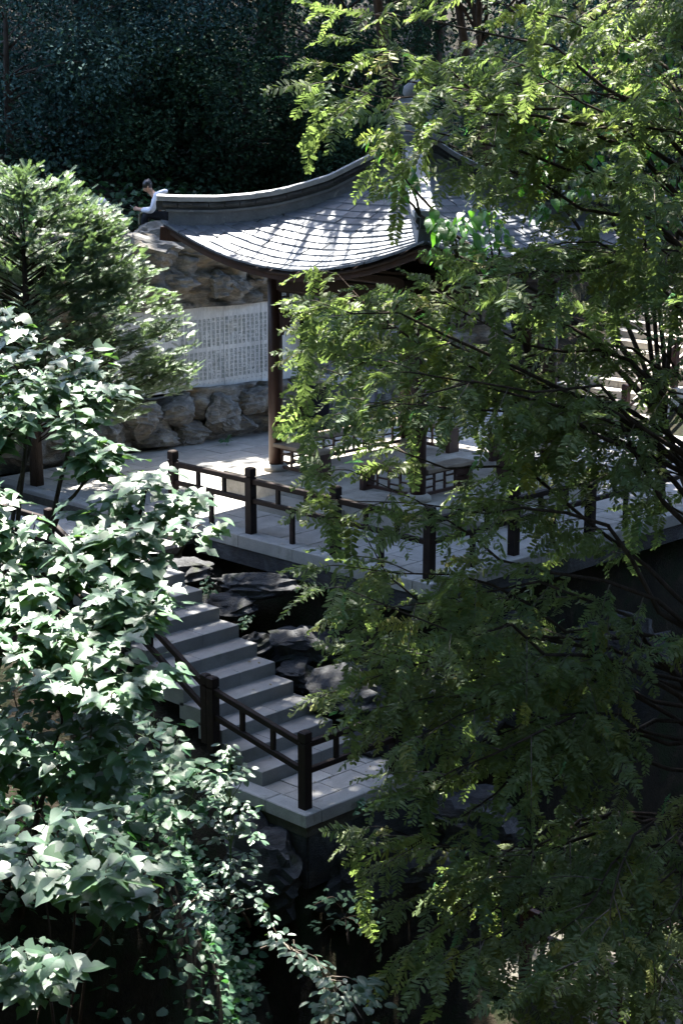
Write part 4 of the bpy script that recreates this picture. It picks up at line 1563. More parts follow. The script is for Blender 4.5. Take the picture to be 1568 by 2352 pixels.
# ------------------------------------------------------------------ leafy shrubs and small trees
def shrub(name, label, cat, base_pt, tips, bases, mat, size, per, spread, leaf_tilt=(-.34, .10), trunk_r=0.05, group=None, nparts=299, stem='bark', pin=None, seed=5,
          sag=0.25, tint=(0.45, .2), outw=1.0, start=0.25, step=None):
    """stems from the base to every tip; leaves alternate along the outer part of every stem"""
    r = np.random.default_rng(seed)
    root = empty(name, base_pt, label, cat, group)
    B = MB()
    wh, Ts, Ls, Ss, Ti = [], [], [], [], []
    base_pt = np.array(base_pt, float)
    tips = [np.array(t, float) for t in tips]
    TA = np.array(tips)
    nh = max(1, len(tips) // 5)
    hubs = TA[r.choice(len(TA), nh, replace=False)]
    for _ in range(6):
        lab_ = np.argmin(((TA[:, None] - hubs[None]) ** 2).sum(-1), 1)
        hubs = np.array([TA[lab_ == h_].mean(0) if (lab_ == h_).any() else hubs[h_] for h_ in range(nh)])
    ctr = TA.mean(0)
    inner = []
    for h_ in range(nh):
        dv_ = base_pt - hubs[h_]
        q_ = hubs[h_] + dv_ / np.linalg.norm(dv_) * min(.42, .3 * np.linalg.norm(dv_)) + FW * .2
        inner.append(q_)
        if h_ == 0:
            main = curve_pts(base_pt, ctr + (base_pt - ctr) * .15 - UPV * .1 + FW * .3, sag * np.linalg.norm(ctr - base_pt), 9, .03, r)
            B.tube(main, np.linspace(max(trunk_r, .008), max(trunk_r * .45, .006), 9), 7)
        k_ = int(np.clip(np.argmin(((main - q_) ** 2).sum(1)) - 2, 2, 8))
        L = np.linalg.norm(q_ - main[k_])
        B.tube(curve_pts(main[k_], q_, .1 * L, 7, .03, r), np.linspace(max(trunk_r * .45, .005), max(trunk_r * .25, .004), 7), 5)
    for ti_, tip in enumerate(tips):
        b0 = inner[lab_[ti_]]
        L = np.linalg.norm(tip - b0)
        pts = curve_pts(b0, tip, .12 * L * r.uniform(.3, 1.0), 9, 0.03, r)
        B.tube(pts, np.linspace(max(trunk_r * .28, .004), 0.003, 9), 5)
        n = max(3, int(per * r.uniform(.8, 1.2)))
        ax0 = (pts[-1] - pts[-3])
        ax0 /= np.linalg.norm(ax0)
        for j in range(n):
            f_ = start + (1 - start) * ((j + 0.5) / n) ** 0.75
            ii = f_ * 8
            k0 = min(int(ii), 7)
            p = pts[k0] + (pts[k0 + 1] - pts[k0]) * (ii - k0)
            ax = pts[k0 + 1] - pts[k0]
            ax /= np.linalg.norm(ax)
            az = r.uniform(0, 2 * math.pi)
            h = (np.array([math.cos(az), math.sin(az), 0]) + TOCAM * .55) * outw + ax * np.array([1, 1, .3]) * r.uniform(.2, 1.0)
            h[2] = 0
            h /= np.linalg.norm(h) + 1e-9
            dd = h + UPV * r.uniform(*leaf_tilt)
            s = size * r.uniform(.65, 1.15) * (0.8 if f_ > .93 else 1.0)
            off = h * s * r.uniform(.25, 1.0) * spread + UPV * r.uniform(-.3, .6) * s * spread
            wh.append(int(r.integers(0, len(bases))))
            Ts.append(frame_of(np.array([dd]), np.array([UPV + TOCAM * .05 + r.normal(size=3) * .2]))[0])
            Ls.append(p + off)
            Ss.append(s)
            Ti.append(np.clip(r.normal(*tint), 0, .95))
    B.build('stems', M[stem], root, True)
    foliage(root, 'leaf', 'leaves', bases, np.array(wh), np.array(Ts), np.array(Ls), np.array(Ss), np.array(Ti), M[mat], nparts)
    return root


def gnd(p, dz=-0.05):
    return (p[0], p[1], float(ground(p[0], p[1])) + dz)


r5 = np.random.default_rng(55)


def cloud(poly_fn, n, d0, d1):
    return [at(*poly_fn(), r5.uniform(d0, d1)) for _ in range(n)]


# paper mulberry, main mass beside the stairs
edge = [(10, 690), (60, 760), (120, 790), (30, 820), (180, 800), (240, 820), (300, 890), (230, 870), (180, 935), (300, 1060), (240, 1010), (330, 1140), (400, 1105), (450, 1130), (505, 1205), (480, 1150),
        (400, 1190), (350, 1220), (400, 1270), (330, 1290), (430, 1370), (380, 1350), (300, 1330), (250, 1380), (370, 1420), (320, 1460), (240, 1450), (140, 1420), (60, 1500), (150, 1530),
        (40, 1440), (200, 1300), (90, 1350), (420, 1540), (380, 1560), (350, 1570), (320, 1590), (280, 1560), (330, 1600), (250, 1620), (130, 1500)]


def mass1():
    y = r5.uniform(850, 1500)
    x = r5.uniform(-120, 1.0) if r5.random() < .25 else r5.uniform(0, np.interp(y, [850, 1000, 1200, 1350, 1500], [200, 280, 400, 360, 300]))
    return x, y


slope = lambda y: 16.6 - (y - 690) / 900 * 3.3
tips = [at(x - (38 if x > 280 else 10), y, slope(y) + r5.uniform(-.25, .35)) for x, y in edge]
for _ in range(70):
    xy_ = mass1()
    tips.append(at(*xy_, slope(xy_[1]) + r5.uniform(-.2, .5)))
bp = gnd(at(-60, 1750, 16.5))
shrub('paper_mulberry', 'large pale sunlit paper mulberry with lobed leaves spilling over the front stairs', 'tree', bp, tips, MUL, 'mulberry', 0.158, 21, 1.25, trunk_r=0.06, seed=11, sag=.15, start=.2)
# dim lower leaves behind it
low = [(x, y) for x in range(-20, 300, 45) for y in (1560, 1640, 1720, 1790)]
tips = [at(x + r5.uniform(-20, 20), y + r5.uniform(-25, 25), r5.uniform(13.2, 14.4)) for x, y in low]
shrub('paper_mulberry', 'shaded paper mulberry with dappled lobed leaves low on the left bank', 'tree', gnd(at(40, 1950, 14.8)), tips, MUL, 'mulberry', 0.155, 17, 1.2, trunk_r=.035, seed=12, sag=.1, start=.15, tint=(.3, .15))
e2 = [(20, 1880), (90, 1870), (160, 1860), (200, 1880), (230, 1900), (270, 1930), (300, 1960), (325, 2010), (330, 2040), (290, 2045), (270, 2060), (200, 2010), (150, 1990), (60, 1960), (110, 1970),
      (250, 1985), (-20, 1940), (170, 1930), (80, 1930)]
tips = [at(x, y, r5.uniform(10.4, 11.6)) for x, y in e2]
shrub('paper_mulberry', 'near paper mulberry branch with broad lobed leaves catching sun at lower left', 'tree', gnd(at(-150, 2150, 11.6)), tips, MUL, 'mulberry', 0.165, 10, .9, trunk_r=.03, seed=13, sag=.08, start=.2)
e3 = [(20, 2170), (70, 2160), (120, 2175), (160, 2190), (170, 2215), (110, 2220), (50, 2230), (0, 2200), (60, 2190)]
tips = [at(x, y, r5.uniform(9.6, 10.3)) for x, y in e3]
shrub('paper_mulberry', 'small paper mulberry sprig in the bottom left corner', 'tree', gnd(at(-160, 2400, 10.4)), tips, MUL, 'mulberry', 0.14, 9, .9, trunk_r=.02, seed=14, sag=.05, start=.2)

# nettle-like plants below the stair railing
k = 0
NL = ['nettle-like plant with toothed leaves against the stair railing', 'toothed leafy plant just under the sunlit mulberry bough', 'dense toothed-leaf plant left of the railing post',
      'broad toothed leaves hanging over the dark hollow', 'toothed-leaf plant in the middle of the left bank', 'sparse toothed-leaf plant at the edge of the gully',
      'toothed leaves low beside the slender oval-leaved shrub', 'dim toothed-leaf plant deep in the hollow']
for (x, y, d) in [(370, 1660, 16.6), (300, 1660, 16.0), (400, 1740, 16.4), (260, 1830, 15.0), (330, 1760, 15.6), (410, 1800, 15.6), (420, 1830, 15.4), (320, 1950, 15.0)]:
    c = at(x, y, d)
    tips = [c + np.array([r5.normal() * .22, r5.normal() * .22, r5.normal() * .17]) for _ in range(9)]
    b = (c[0], c[1], c[2] - 0.55)
    shrub('nettle_plant', NL[k], 'plant', b, tips, NET, 'nettle', 0.135, 5, .9, trunk_r=.012, seed=30 + k, sag=.15, start=.5, stem='stem_green', group='toothed-leaf plants on the left bank', nparts=40)
    k += 1

# slender shrub with oval leaflets
tips = [at(x, y, r5.uniform(13.4, 14.2)) for x, y in [(520, 1710), (530, 1730), (545, 1750), (560, 1770), (500, 1770), (520, 1780), (480, 1810), (540, 1830), (500, 1860), (560, 1850), (580, 1880), (540, 1900), (500, 1930), (570, 1960), (530, 1980), (580, 2000), (500, 1990),
                                                       (470, 1880), (490, 1800), (590, 1930)]]
shrub('oval_leaf_shrub', 'slender upright shrub with pale oval leaflets in front of the landing', 'shrub', tuple(at(525, 2090, 14.3)), tips, OV, 'oval', 0.085, 15, 1.2, trunk_r=.014, seed=41, sag=.06, start=.6, stem='stem_green', leaf_tilt=(-.35, .25))
tips = [at(x, y, r5.uniform(13.0, 14.2)) for x, y in [(350, 2110), (400, 2090), (440, 2070), (480, 2060), (520, 2050), (560, 2060), (590, 2080), (470, 2110), (520, 2100), (620, 2110), (640, 2150), (430, 2130), (540, 2000), (560, 2030), (600, 2040), (470, 2030)]]
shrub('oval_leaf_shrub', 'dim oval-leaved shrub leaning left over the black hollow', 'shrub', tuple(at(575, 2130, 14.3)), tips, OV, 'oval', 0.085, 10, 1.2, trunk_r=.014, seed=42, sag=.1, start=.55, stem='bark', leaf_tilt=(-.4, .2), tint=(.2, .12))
tips = [at(x, y, r5.uniform(11.6, 12.4)) for x, y in [(640, 2170), (680, 2200), (720, 2215), (760, 2240), (800, 2255), (840, 2270), (860, 2310), (820, 2300), (780, 2320), (740, 2310), (830, 2340), (700, 2230), (770, 2350)]]
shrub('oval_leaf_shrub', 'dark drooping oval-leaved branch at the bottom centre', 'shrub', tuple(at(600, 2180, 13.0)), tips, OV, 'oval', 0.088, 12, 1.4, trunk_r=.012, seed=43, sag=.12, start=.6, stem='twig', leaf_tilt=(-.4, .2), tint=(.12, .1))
tips = [at(x, y, r5.uniform(15.5, 17)) for x, y in [(720, 2080), (760, 2060), (800, 2050), (840, 2080), (870, 2110), (780, 2120), (830, 2140), (740, 2140)]]
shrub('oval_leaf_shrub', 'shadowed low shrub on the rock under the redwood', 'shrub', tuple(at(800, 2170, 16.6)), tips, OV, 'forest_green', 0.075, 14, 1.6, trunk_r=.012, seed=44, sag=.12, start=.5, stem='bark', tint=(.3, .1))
# tiny plants by the steps and wall
for i, (p, lab) in enumerate([((-1.18, 2.62, -1.1), 'little green weed at the right end of the middle step'), ((-2.35, -0.98, -2.5), 'small sprig growing at the landing edge'),
                              ((4.35, 9.18, 0.0), 'low weeds at the foot of the rock wall'), ((-1.15, 3.4, -.75), 'tiny weed beside the upper steps')]):
    p = np.array(p)
    tips = [p + np.array([r5.normal() * .10, r5.normal() * .10, abs(r5.normal()) * .12 + .05]) for _ in range(7)]
    shrub('weed', lab, 'plant', p, tips, NET, 'nettle', 0.085, 3, .6, trunk_r=.005, seed=60 + i, stem='stem_green', nparts=20)

# broadleaf tree behind the redwood, bright through the sun
bt = [(1200, 150), (1250, 230), (1300, 180), (1340, 230), (1400, 250), (1280, 280), (1350, 300), (1420, 180), (1480, 160), (1540, 120), (1500, 220), (1550, 260), (1450, 300), (1380, 380), (1300, 360), (1240, 330),
      (1500, 340), (1550, 420), (1180, 260), (1420, 90), (1560, 60), (1460, 420), (1330, 440), (1200, 420), (1250, 500), (1120, 480), (1350, 130), (1500, 480), (1230, 380), (1540, 520),
      (905, 420), (945, 395), (1010, 590), (1050, 570), (1090, 575), (1120, 585), (1040, 520), (1000, 500), (1080, 500), (1150, 540), (1060, 620), (860, 300)]
tips = [at(x, y, r5.uniform(17.5, 19.5)) for x, y in bt]
tbp = gnd(at(1980, 900, 19.5))
shrub('broadleaf_tree', 'broadleaf tree with drooping bright green leaves behind the feathery redwood', 'tree', (tbp[0], tbp[1], max(tbp[2], -4)), tips, BRD, 'broad', 0.145, 17, 1.3, trunk_r=.07, seed=71, sag=.12, start=.62, leaf_tilt=(-1.6, -.3))


# ------------------------------------------------------------------ yew-like conifer by the wall
def conifer():
    r = np.random.default_rng(81)
    c = np.array([-0.18, 9.15, 2.75])
    root = empty('yew_tree', (-0.3, 8.9, -0.1), 'bushy yew-like conifer with sunlit needle sprays beside the inscribed wall', 'tree')
    B = MB()
    B.tube([(-0.3, 8.9, -0.2), (-0.32, 8.88, 1.2), (-0.4, 8.85, 2.6), (-0.45, 8.8, 4.2)], [0.13, 0.11, 0.08, 0.03], 8)
    wh, Ts, Ls, Ss, Ti = [], [], [], [], []
    h2 = np.array([math.cos(YAW), math.sin(YAW), 0])
    r2 = np.array([RT[0], RT[1], 0])
    nb = 0
    while nb < 920:
        v = r.normal(size=3)
        v /= np.linalg.norm(v)
        if v[2] < -0.75:
            continue
        toward = -(v @ np.array([0, 0, 0])) - v[1]
        if v[1] > .35 and r.random() < .75:
            continue
        nb += 1
        rad = r.uniform(.78, 1.0) if r.random() < .72 else r.uniform(.45, .8)
        lump = 1 + 0.16 * math.sin(3.1 * v[0] + 5 * v[2]) + .10 * math.sin(7 * v[2] + 4 * v[1])
        e = c + (r2 * v[0] * 2.7 + h2 * v[1] * 1.05) * rad * lump + UPV * v[2] * (2.72 if v[2] > 0 else 2.35) * rad
        out = e - (c + np.array([0, 0, -.6]))
        out /= np.linalg.norm(out)
        z0 = np.clip(e[2] - np.linalg.norm(e[:2] - c[:2]) * r.uniform(.3, .6), 0.5, 4.1)
        a = np.array([-0.38, 8.85, z0])
        pts = curve_pts(a, e, .1, 6, .03, r)
        if nb % 5 == 0:
            B.tube(pts, np.linspace(.016, .004, 6), 5)
        hz = out * np.array([1, 1, 0])
        hz /= np.linalg.norm(hz) + 1e-6
        ax = hz + UPV * (r.uniform(.05, .45) + .5 * max(0, out[2] - .5)) + r.normal(size=3) * .22
        ax /= np.linalg.norm(ax)
        side = np.cross(ax, UPV)
        side /= np.linalg.norm(side)
        upn = UPV + hz * .35 + TOCAM * .2 + r.normal(size=3) * .2
        ls = r.uniform(.17, .28)
        for j in range(13):
            t = j / 12
            p = e + ax * (t - .8) * 0.50 + UPV * (-.03 * t) + r.normal(size=3) * .04
            sg = 1 if j % 2 else -1
            dd = ax * r.uniform(.45, 1.0) + side * sg * r.uniform(.4, 1.2) + UPV * r.uniform(-.2, .45) + r.normal(size=3) * .15
            if j == 12:
                dd = ax + UPV * .1
            wh.append(int(r.integers(0, 3)))
            Ts.append(frame_of(np.array([dd]), np.array([upn + r.normal(size=3) * .15]))[0])
            Ls.append(p)
            Ss.append(ls * r.uniform(.75, 1.1) * (1 - .2 * t))
            Ti.append(np.clip(r.normal(.45, .22), 0, .95))
    B.build('trunk', M['bark'], root, True)
    foliage(root, 'spray', 'sprays', NDL, np.array(wh), np.array(Ts), np.array(Ls), np.array(Ss), np.array(Ti), M['conifer'])


conifer()


# ------------------------------------------------------------------ forest on the hill
HQ = [(0, 0), (.30, .25), (.34, .55), (0, 1.0)]
FL = [base_mesh([(0, 0, 0), (.34, .45, .08), (0, 1, -.12), (-.34, .45, .08)], [(0, 1, 2), (0, 2, 3)]), base_mesh([(0, 0, 0), (.28, .5, -.05), (0, 1, -.3), (-.30, .4, .02)], [(0, 1, 2), (0, 2, 3)])]


def forest_tree(base, h, rad, mat, n, ls, label, seed, name='forest_tree', crown_z=0.62, flat=0.5, hang=0.0, clumps=26, group='trees on the hill behind the pavilion', low=0.25, lean=(0, 0), spots=None, cr=1.2):
    r = np.random.default_rng(seed)
    root = empty(name, base, label, 'tree', group)
    base = np.array(base, float)
    top = base + np.array([lean[0], lean[1], h * .85])
    B = MB()
    B.tube(curve_pts(base + (0, 0, -.3), top, 0, 6, .03, r), np.linspace(.035 * h ** .8, .03, 6), 7)
    cs, rr = [], []
    for i in range(clumps if spots is None else len(spots)):
        f_ = r.uniform(low, 1.0)
        a = r.uniform(0, 2 * math.pi)
        prof = math.sin(math.pi * np.clip((f_ - low) / (1 - low) * .80 + .15, 0, 1)) ** .7
        q = rad * prof * math.sqrt(r.uniform(.15, 1))
        p = base + np.array([lean[0] * f_ + q * math.cos(a), lean[1] * f_ + q * math.sin(a), h * f_])
        if spots is not None:
            p = np.array(spots[i], float)
        cs.append(p)
        rr.append(rad * r.uniform(.26, .46) if spots is None else cr * r.uniform(.8, 1.2))
        ps = base + np.array([lean[0] * f_, lean[1] * f_, h * f_ * .82])
        B.tube(curve_pts(ps, p, .1, 4), np.linspace(.010 * h ** .6, .006, 4), 4)
    cs, rr = np.array(cs), np.array(rr)
    wi = rr ** 2 / (rr ** 2).sum()
    ci = r.choice(len(cs), n, p=wi)
    v = r.normal(size=(n, 3))
    v /= np.linalg.norm(v, axis=1, keepdims=True)
    q = r.uniform(.55, 1.05, n)
    L = cs[ci] + v * (rr[ci] * q)[:, None] * np.array([1, 1, .8])
    d = v * .6 + r.normal(size=(n, 3)) * .5
    d[:, 2] -= hang
    nn = v * .5 + UPV * .6 + r.normal(size=(n, 3)) * .4
    T = frame_of(d, nn)
    S_ = ls * r.uniform(.6, 1.25, n)
    ti = np.clip(r.normal(.45, .2, n), 0, .95)
    B.build('trunk', M['bark'], root, True)
    me = merged('crown', FL, r.integers(0, 2, n), T, L, S_, ti, M[mat])
    link('crown', me, root, kind='stuff')
    return root


def hill(px, d):
    p = at(px, 1176, d)
    s = math.hypot(*(p[:2] - CAM[:2]))
    a = math.atan2(p[1] - CAM[1], p[0] - CAM[0])
    x, y = CAM[0] + d * math.cos(a), CAM[1] + d * math.sin(a)
    return (x, y, float(ground(x, y)) - .1)


FT = [(60, 36.5, 4.2, 2.3, 'forest_blue', 13000, .10, 'rounded blue-green bush behind the conifer at the left edge'),
      (230, 38.0, 4.6, 2.2, 'forest_blue', 13000, .10, 'blue-green leafy tree behind the two seated people'),
      (-40, 42.0, 9.5, 3.2, 'forest_blue', 9000, .13, 'tall blue-green tree in the upper left corner'),
      (300, 43.0, 10.0, 3.0, 'forest_green', 9000, .13, 'dark tree filling the gap above the blue-green bushes'),
      (480, 39.5, 7.5, 2.6, 'forest_green', 9000, .11, 'dark green tree with hanging leaf strings at top centre left'),
      (660, 40.5, 8.0, 2.6, 'forest_blue', 9000, .11, 'dim drooping tree above the left roof corner'),
      (800, 38.5, 8.5, 2.4, 'forest_green', 9000, .11, 'dark cedar-like tree above the left roof ridge'),
      (980, 40.0, 9.0, 3.0, 'forest_green', 9000, .13, 'dark tree behind the roof finial'),
      (1180, 43.0, 6.5, 2.6, 'forest_blue', 8000, .13, 'bluish tree seen through the redwood at top right'),
      (1400, 45.0, 6.5, 2.8, 'forest_green', 8000, .13, 'dark tree behind the broadleaf crown at the right edge'),
      (1600, 44.0, 5.5, 2.8, 'forest_green', 7000, .13, 'dark tree beside the head of the right stairs'),
      (150, 50.0, 13.0, 4.5, 'forest_green', 6000, .20, 'big dark tree higher up the hill on the left'),
      (560, 51.0, 13.0, 4.5, 'forest_green', 6000, .20, 'big dark tree higher up the hill in the middle'),
      (950, 50.0, 13.0, 4.5, 'forest_green', 6000, .20, 'big dark tree higher up the hill behind the pavilion'),
      (1350, 50.0, 13.0, 4.5, 'forest_green', 6000, .20, 'big dark tree higher up the hill on the right')]
FT += [(px, d, h, r_, m_, 7000, .10, lab) for px, d, h, r_, m_, lab in [(330, 37.2, 2.6, 1.7, 'forest_green', 'low dark bush right behind the seated person'), (430, 38.5, 3.2, 1.9, 'forest_blue', 'low bluish bush behind the left roof corner'),
      (560, 37.5, 3.2, 1.9, 'forest_green', 'dark bush above the left roof ridge'), (690, 38.0, 3.6, 1.9, 'forest_green', 'dark bush above the middle of the left ridge'), (830, 37.5, 3.8, 1.9, 'forest_green', 'dark bush beside the roof peak')]]
FT += [(px, d, 17.0, 5.5, 'forest_green', 6000, .34, lab) for px, d, lab in [(-200, 45, 'very tall tree at the far left of the hill'), (250, 47, 'very tall tree above the blue-green bushes'), (620, 46, 'very tall tree above the roof corner'),
      (900, 53, 'very tall tree high above the finial'), (1500, 54, 'very tall tree high on the right of the hill'), (2150, 52, 'very tall tree beyond the right stairs')]]
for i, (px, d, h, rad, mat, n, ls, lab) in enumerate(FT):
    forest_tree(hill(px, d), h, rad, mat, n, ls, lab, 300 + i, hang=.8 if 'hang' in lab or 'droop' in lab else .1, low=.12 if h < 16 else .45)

# tall trees whose crowns spread above the frame and shade the pavilion and steps
r9 = np.random.default_rng(91)
spA = [(x + r9.uniform(-.5, .5), y + r9.uniform(-.5, .5), r9.uniform(10.2, 12.6)) for x in np.arange(5.3, 12.8, 1.3) for y in np.arange(3.0, 8.6, 1.5)]
spB = [(x + r9.uniform(-.4, .4), y + r9.uniform(-.4, .4), r9.uniform(10.2, 12.2)) for x in (-1.4, -.5, .4, 1.3, 1.9) for y in np.arange(3.2, 8.6, 1.1)]
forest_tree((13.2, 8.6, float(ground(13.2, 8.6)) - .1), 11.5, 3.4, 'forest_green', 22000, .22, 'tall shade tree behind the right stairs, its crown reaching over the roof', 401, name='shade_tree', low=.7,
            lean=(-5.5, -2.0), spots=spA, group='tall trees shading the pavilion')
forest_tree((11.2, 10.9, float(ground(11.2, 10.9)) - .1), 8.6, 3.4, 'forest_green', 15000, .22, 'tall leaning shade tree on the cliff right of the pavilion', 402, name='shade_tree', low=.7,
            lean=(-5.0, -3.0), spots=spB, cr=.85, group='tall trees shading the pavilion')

spC = [(x + r9.uniform(-.4, .4), y + r9.uniform(-.4, .4), r9.uniform(10.2, 12.2)) for x in np.arange(-.6, 6.5, 1.4) for y in np.arange(-3.2, 2.2, 1.4)]  # added crown clumps, out of view, set to shade the lower path
forest_tree((14.5, 2.2, float(ground(14.5, 2.2)) - .1), 11.0, 3.4, 'forest_green', 15000, .24, 'added tall shade tree right of the terrace, its unseen crown darkening the lower path', 403, name='shade_tree', low=.7,
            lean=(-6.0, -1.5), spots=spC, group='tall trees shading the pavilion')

spE = [(x + r9.uniform(-.4, .4), y + r9.uniform(-.4, .4), r9.uniform(15.5, 17)) for x in np.arange(-9.4, -4.4, 1.3) for y in np.arange(-3.6, -.6, 1.2)] + [(x, y, r9.uniform(15, 16.5)) for x in (-5.0, -4.0, -3.0, -2.0) for y in (1.6, 2.7, 3.8)]  # thin clumps added out of view to dapple the lower mulberry and bank
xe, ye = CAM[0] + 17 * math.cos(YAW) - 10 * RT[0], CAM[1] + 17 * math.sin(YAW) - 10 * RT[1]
forest_tree((xe, ye, float(ground(xe, ye)) - .1), 14, 3.4, 'forest_green', 4200, .24, 'added tall shade tree on the left bank, its unseen thin crown dappling the leaves below', 404, name='shade_tree', low=.7,
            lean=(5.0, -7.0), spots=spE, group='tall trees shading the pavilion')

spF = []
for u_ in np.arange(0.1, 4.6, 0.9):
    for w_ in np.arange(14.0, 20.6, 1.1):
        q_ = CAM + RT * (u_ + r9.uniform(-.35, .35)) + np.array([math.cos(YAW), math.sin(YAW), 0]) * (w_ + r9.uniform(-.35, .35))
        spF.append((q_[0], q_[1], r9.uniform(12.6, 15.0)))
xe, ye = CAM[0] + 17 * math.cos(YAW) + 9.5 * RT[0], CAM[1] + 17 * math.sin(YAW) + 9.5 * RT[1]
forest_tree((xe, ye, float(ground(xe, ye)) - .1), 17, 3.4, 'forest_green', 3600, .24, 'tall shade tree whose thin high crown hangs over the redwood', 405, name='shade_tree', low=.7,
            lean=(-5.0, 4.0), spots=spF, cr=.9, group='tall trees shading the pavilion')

# unseen trees added on the camera hill and gully sides to cut side sky light
k = 0
SIDE = [(-12, 6, 30), (-13, 14, 27), (-16, 20, 24), (-10, -3, 26), (-4, -9, 24), (4, -9, 24), (11, -2, 26), (11, 7, 30), (12, 15, 27), (14, 22, 26), (-20, 0, 26), (0, -18, 24), (19, 10, 26)]
SLAB = ['left of the gully beside the lookout', 'further along the left of the gully', 'high on the left bank', 'left of the lookout', 'behind the lookout on the left', 'behind the lookout on the right', 'right of the lookout',
        'right of the gully near the redwood', 'right of the redwood', 'right of the lower path', 'right of the terrace front', 'far left of the lookout', 'far behind the lookout', 'far right of the gully']
for (u_, w_, h_), where in zip(SIDE, SLAB):
    x, y = CAM[0] + w_ * math.cos(YAW) + u_ * RT[0], CAM[1] + w_ * math.sin(YAW) + u_ * RT[1]
    g = float(ground(x, y))
    forest_tree((x, y, g - .1), h_ - max(0, g), 7.0, 'forest_green', 8000, .62, 'added sky-blocking tree ' + where, 600 + k, low=.12, clumps=34, group='added sky-blocking trees on the lookout side of the gully')
    k += 1
# leaning crown added out of view over the lookout, blocking front sky
for (u_, w_, lx, where) in ((-9, 1, 6.5, 'left'),):
    x, y = CAM[0] + w_ * math.cos(YAW) + u_ * RT[0], CAM[1] + w_ * math.sin(YAW) + u_ * RT[1]
    g = float(ground(x, y))
    sp = [CAM + RT * (u_ + lx * t * .8 + q) + np.array([math.cos(YAW), math.sin(YAW), 0]) * v + UPV * (r9.uniform(8.5, 15) + 0.12 * v) for t in (.3, .6, .95) for q in (-1, 1) for v in (-1, 2.5, 6, 9.5)]
    forest_tree((x, y, g - .1), 20, 5, 'forest_green', 7000, .5, 'added sky-blocking tree arching high over the lookout from the ' + where, 700 + k, low=.6, spots=sp, cr=2.2, group='added sky-blocking trees on the lookout side of the gully')
    k += 1


# low creepers on the hill top and bank (nobody could count them)
def cover(name, label, n, sampler, size, mat, bases, seed, zoff=(0.02, 0.3)):
    r = np.random.default_rng(seed)
    xy = np.array([sampler(r) for _ in range(n)])
    z = ground(xy[:, 0], xy[:, 1]) + r.uniform(*zoff, n)
    L = np.stack([xy[:, 0], xy[:, 1], z], 1)
    az = r.uniform(0, 2 * math.pi, n)
    d = np.stack([np.cos(az), np.sin(az), r.uniform(-.6, .1, n)], 1)
    T = frame_of(d, UPV + r.normal(size=(n, 3)) * .4)
    me = merged(name, bases, r.integers(0, len(bases), n), T, L, size * r.uniform(.6, 1.2, n), np.clip(r.normal(.4, .2, n), 0, .95), M[mat])
    tag(link(name, me), label, 'creeper', kind='stuff')


FLB = [leaf_base([(0, 0), (.36, .12), (.34, .5), (0, 1.05)], .2, .15), leaf_base([(0, 0), (.36, .12), (.34, .5), (0, 1.05)], -.1, .3)]


def s_hill(r):
    x = r.uniform(-6, 14)
    return x, 10.8 - .11 * (x - 4) + abs(r.normal()) * 5.0


cover('creeper', 'dark green creepers on the hill top behind the seated person', 16000, s_hill, .15, 'hill_creeper', FLB, 501, (0.0, .5))


def s_bank(r):
    wd = r.uniform(9, 22)
    u = r.uniform(-5.5, -.6) - 0.45 - 1.9 * float(smooth(15.0, 12.0, wd))
    return CAM[0] + wd * math.cos(YAW) + u * RT[0], CAM[1] + wd * math.sin(YAW) + u * RT[1]


cover('undergrowth', 'dark undergrowth carpeting the left bank', 14000, s_bank, .11, 'nettle', NET, 502, (0.0, .35))


r8 = np.random.default_rng(88)
k = 0
FALL = []
for i in range(11):
    for _ in range(2):
        FALL.append((r8.uniform(-2.9, -1.45), 0.22 + .395 * i + r8.uniform(.03, .33), LZ + .19 * (i + 1)))
for _ in range(8):
    FALL.append((r8.uniform(-2.9, -1.4), r8.uniform(-.6, .15), LZ))
for _ in range(26):
    FALL.append((r8.uniform(0, 5), r8.choice([r8.uniform(.1, 1.3), r8.uniform(6.3, 9)]), 0.0))
LM = [single('fallen_leaf', OV[q], M['dry_leaf'], .4) for q in range(3)]
for (x, y, z) in FALL:
    o = link('fallen_leaf', LM[int(r8.integers(0, 3))])
    o.location = (x, y, z + .012)
    sc_ = r8.uniform(.035, .06)
    o.scale = (sc_, sc_, sc_)
    o.rotation_euler = (r8.uniform(-.2, .2), r8.uniform(-.2, .2), r8.uniform(0, 6.28))
    tag(o, 'small dry fallen leaf on a step of the stairs' if z < -.01 and y > .2 else ('small dry fallen leaf on the lower landing' if z < -1 else 'small dry fallen leaf on the terrace paving'), 'leaf', 'fallen leaves on steps and paving')


def s_cliff(r):
    wd = r.uniform(15.5, 20)
    u = r.uniform(-1.8, .1) - 0.45 - 1.9 * float(smooth(15.0, 12.0, wd))
    return CAM[0] + wd * math.cos(YAW) + u * RT[0], CAM[1] + wd * math.sin(YAW) + u * RT[1]


cover('undergrowth', 'dark weeds hanging on the steep side of the left bank', 2000, s_cliff, .09, 'hill_creeper', NET, 503, (-.3, .5))

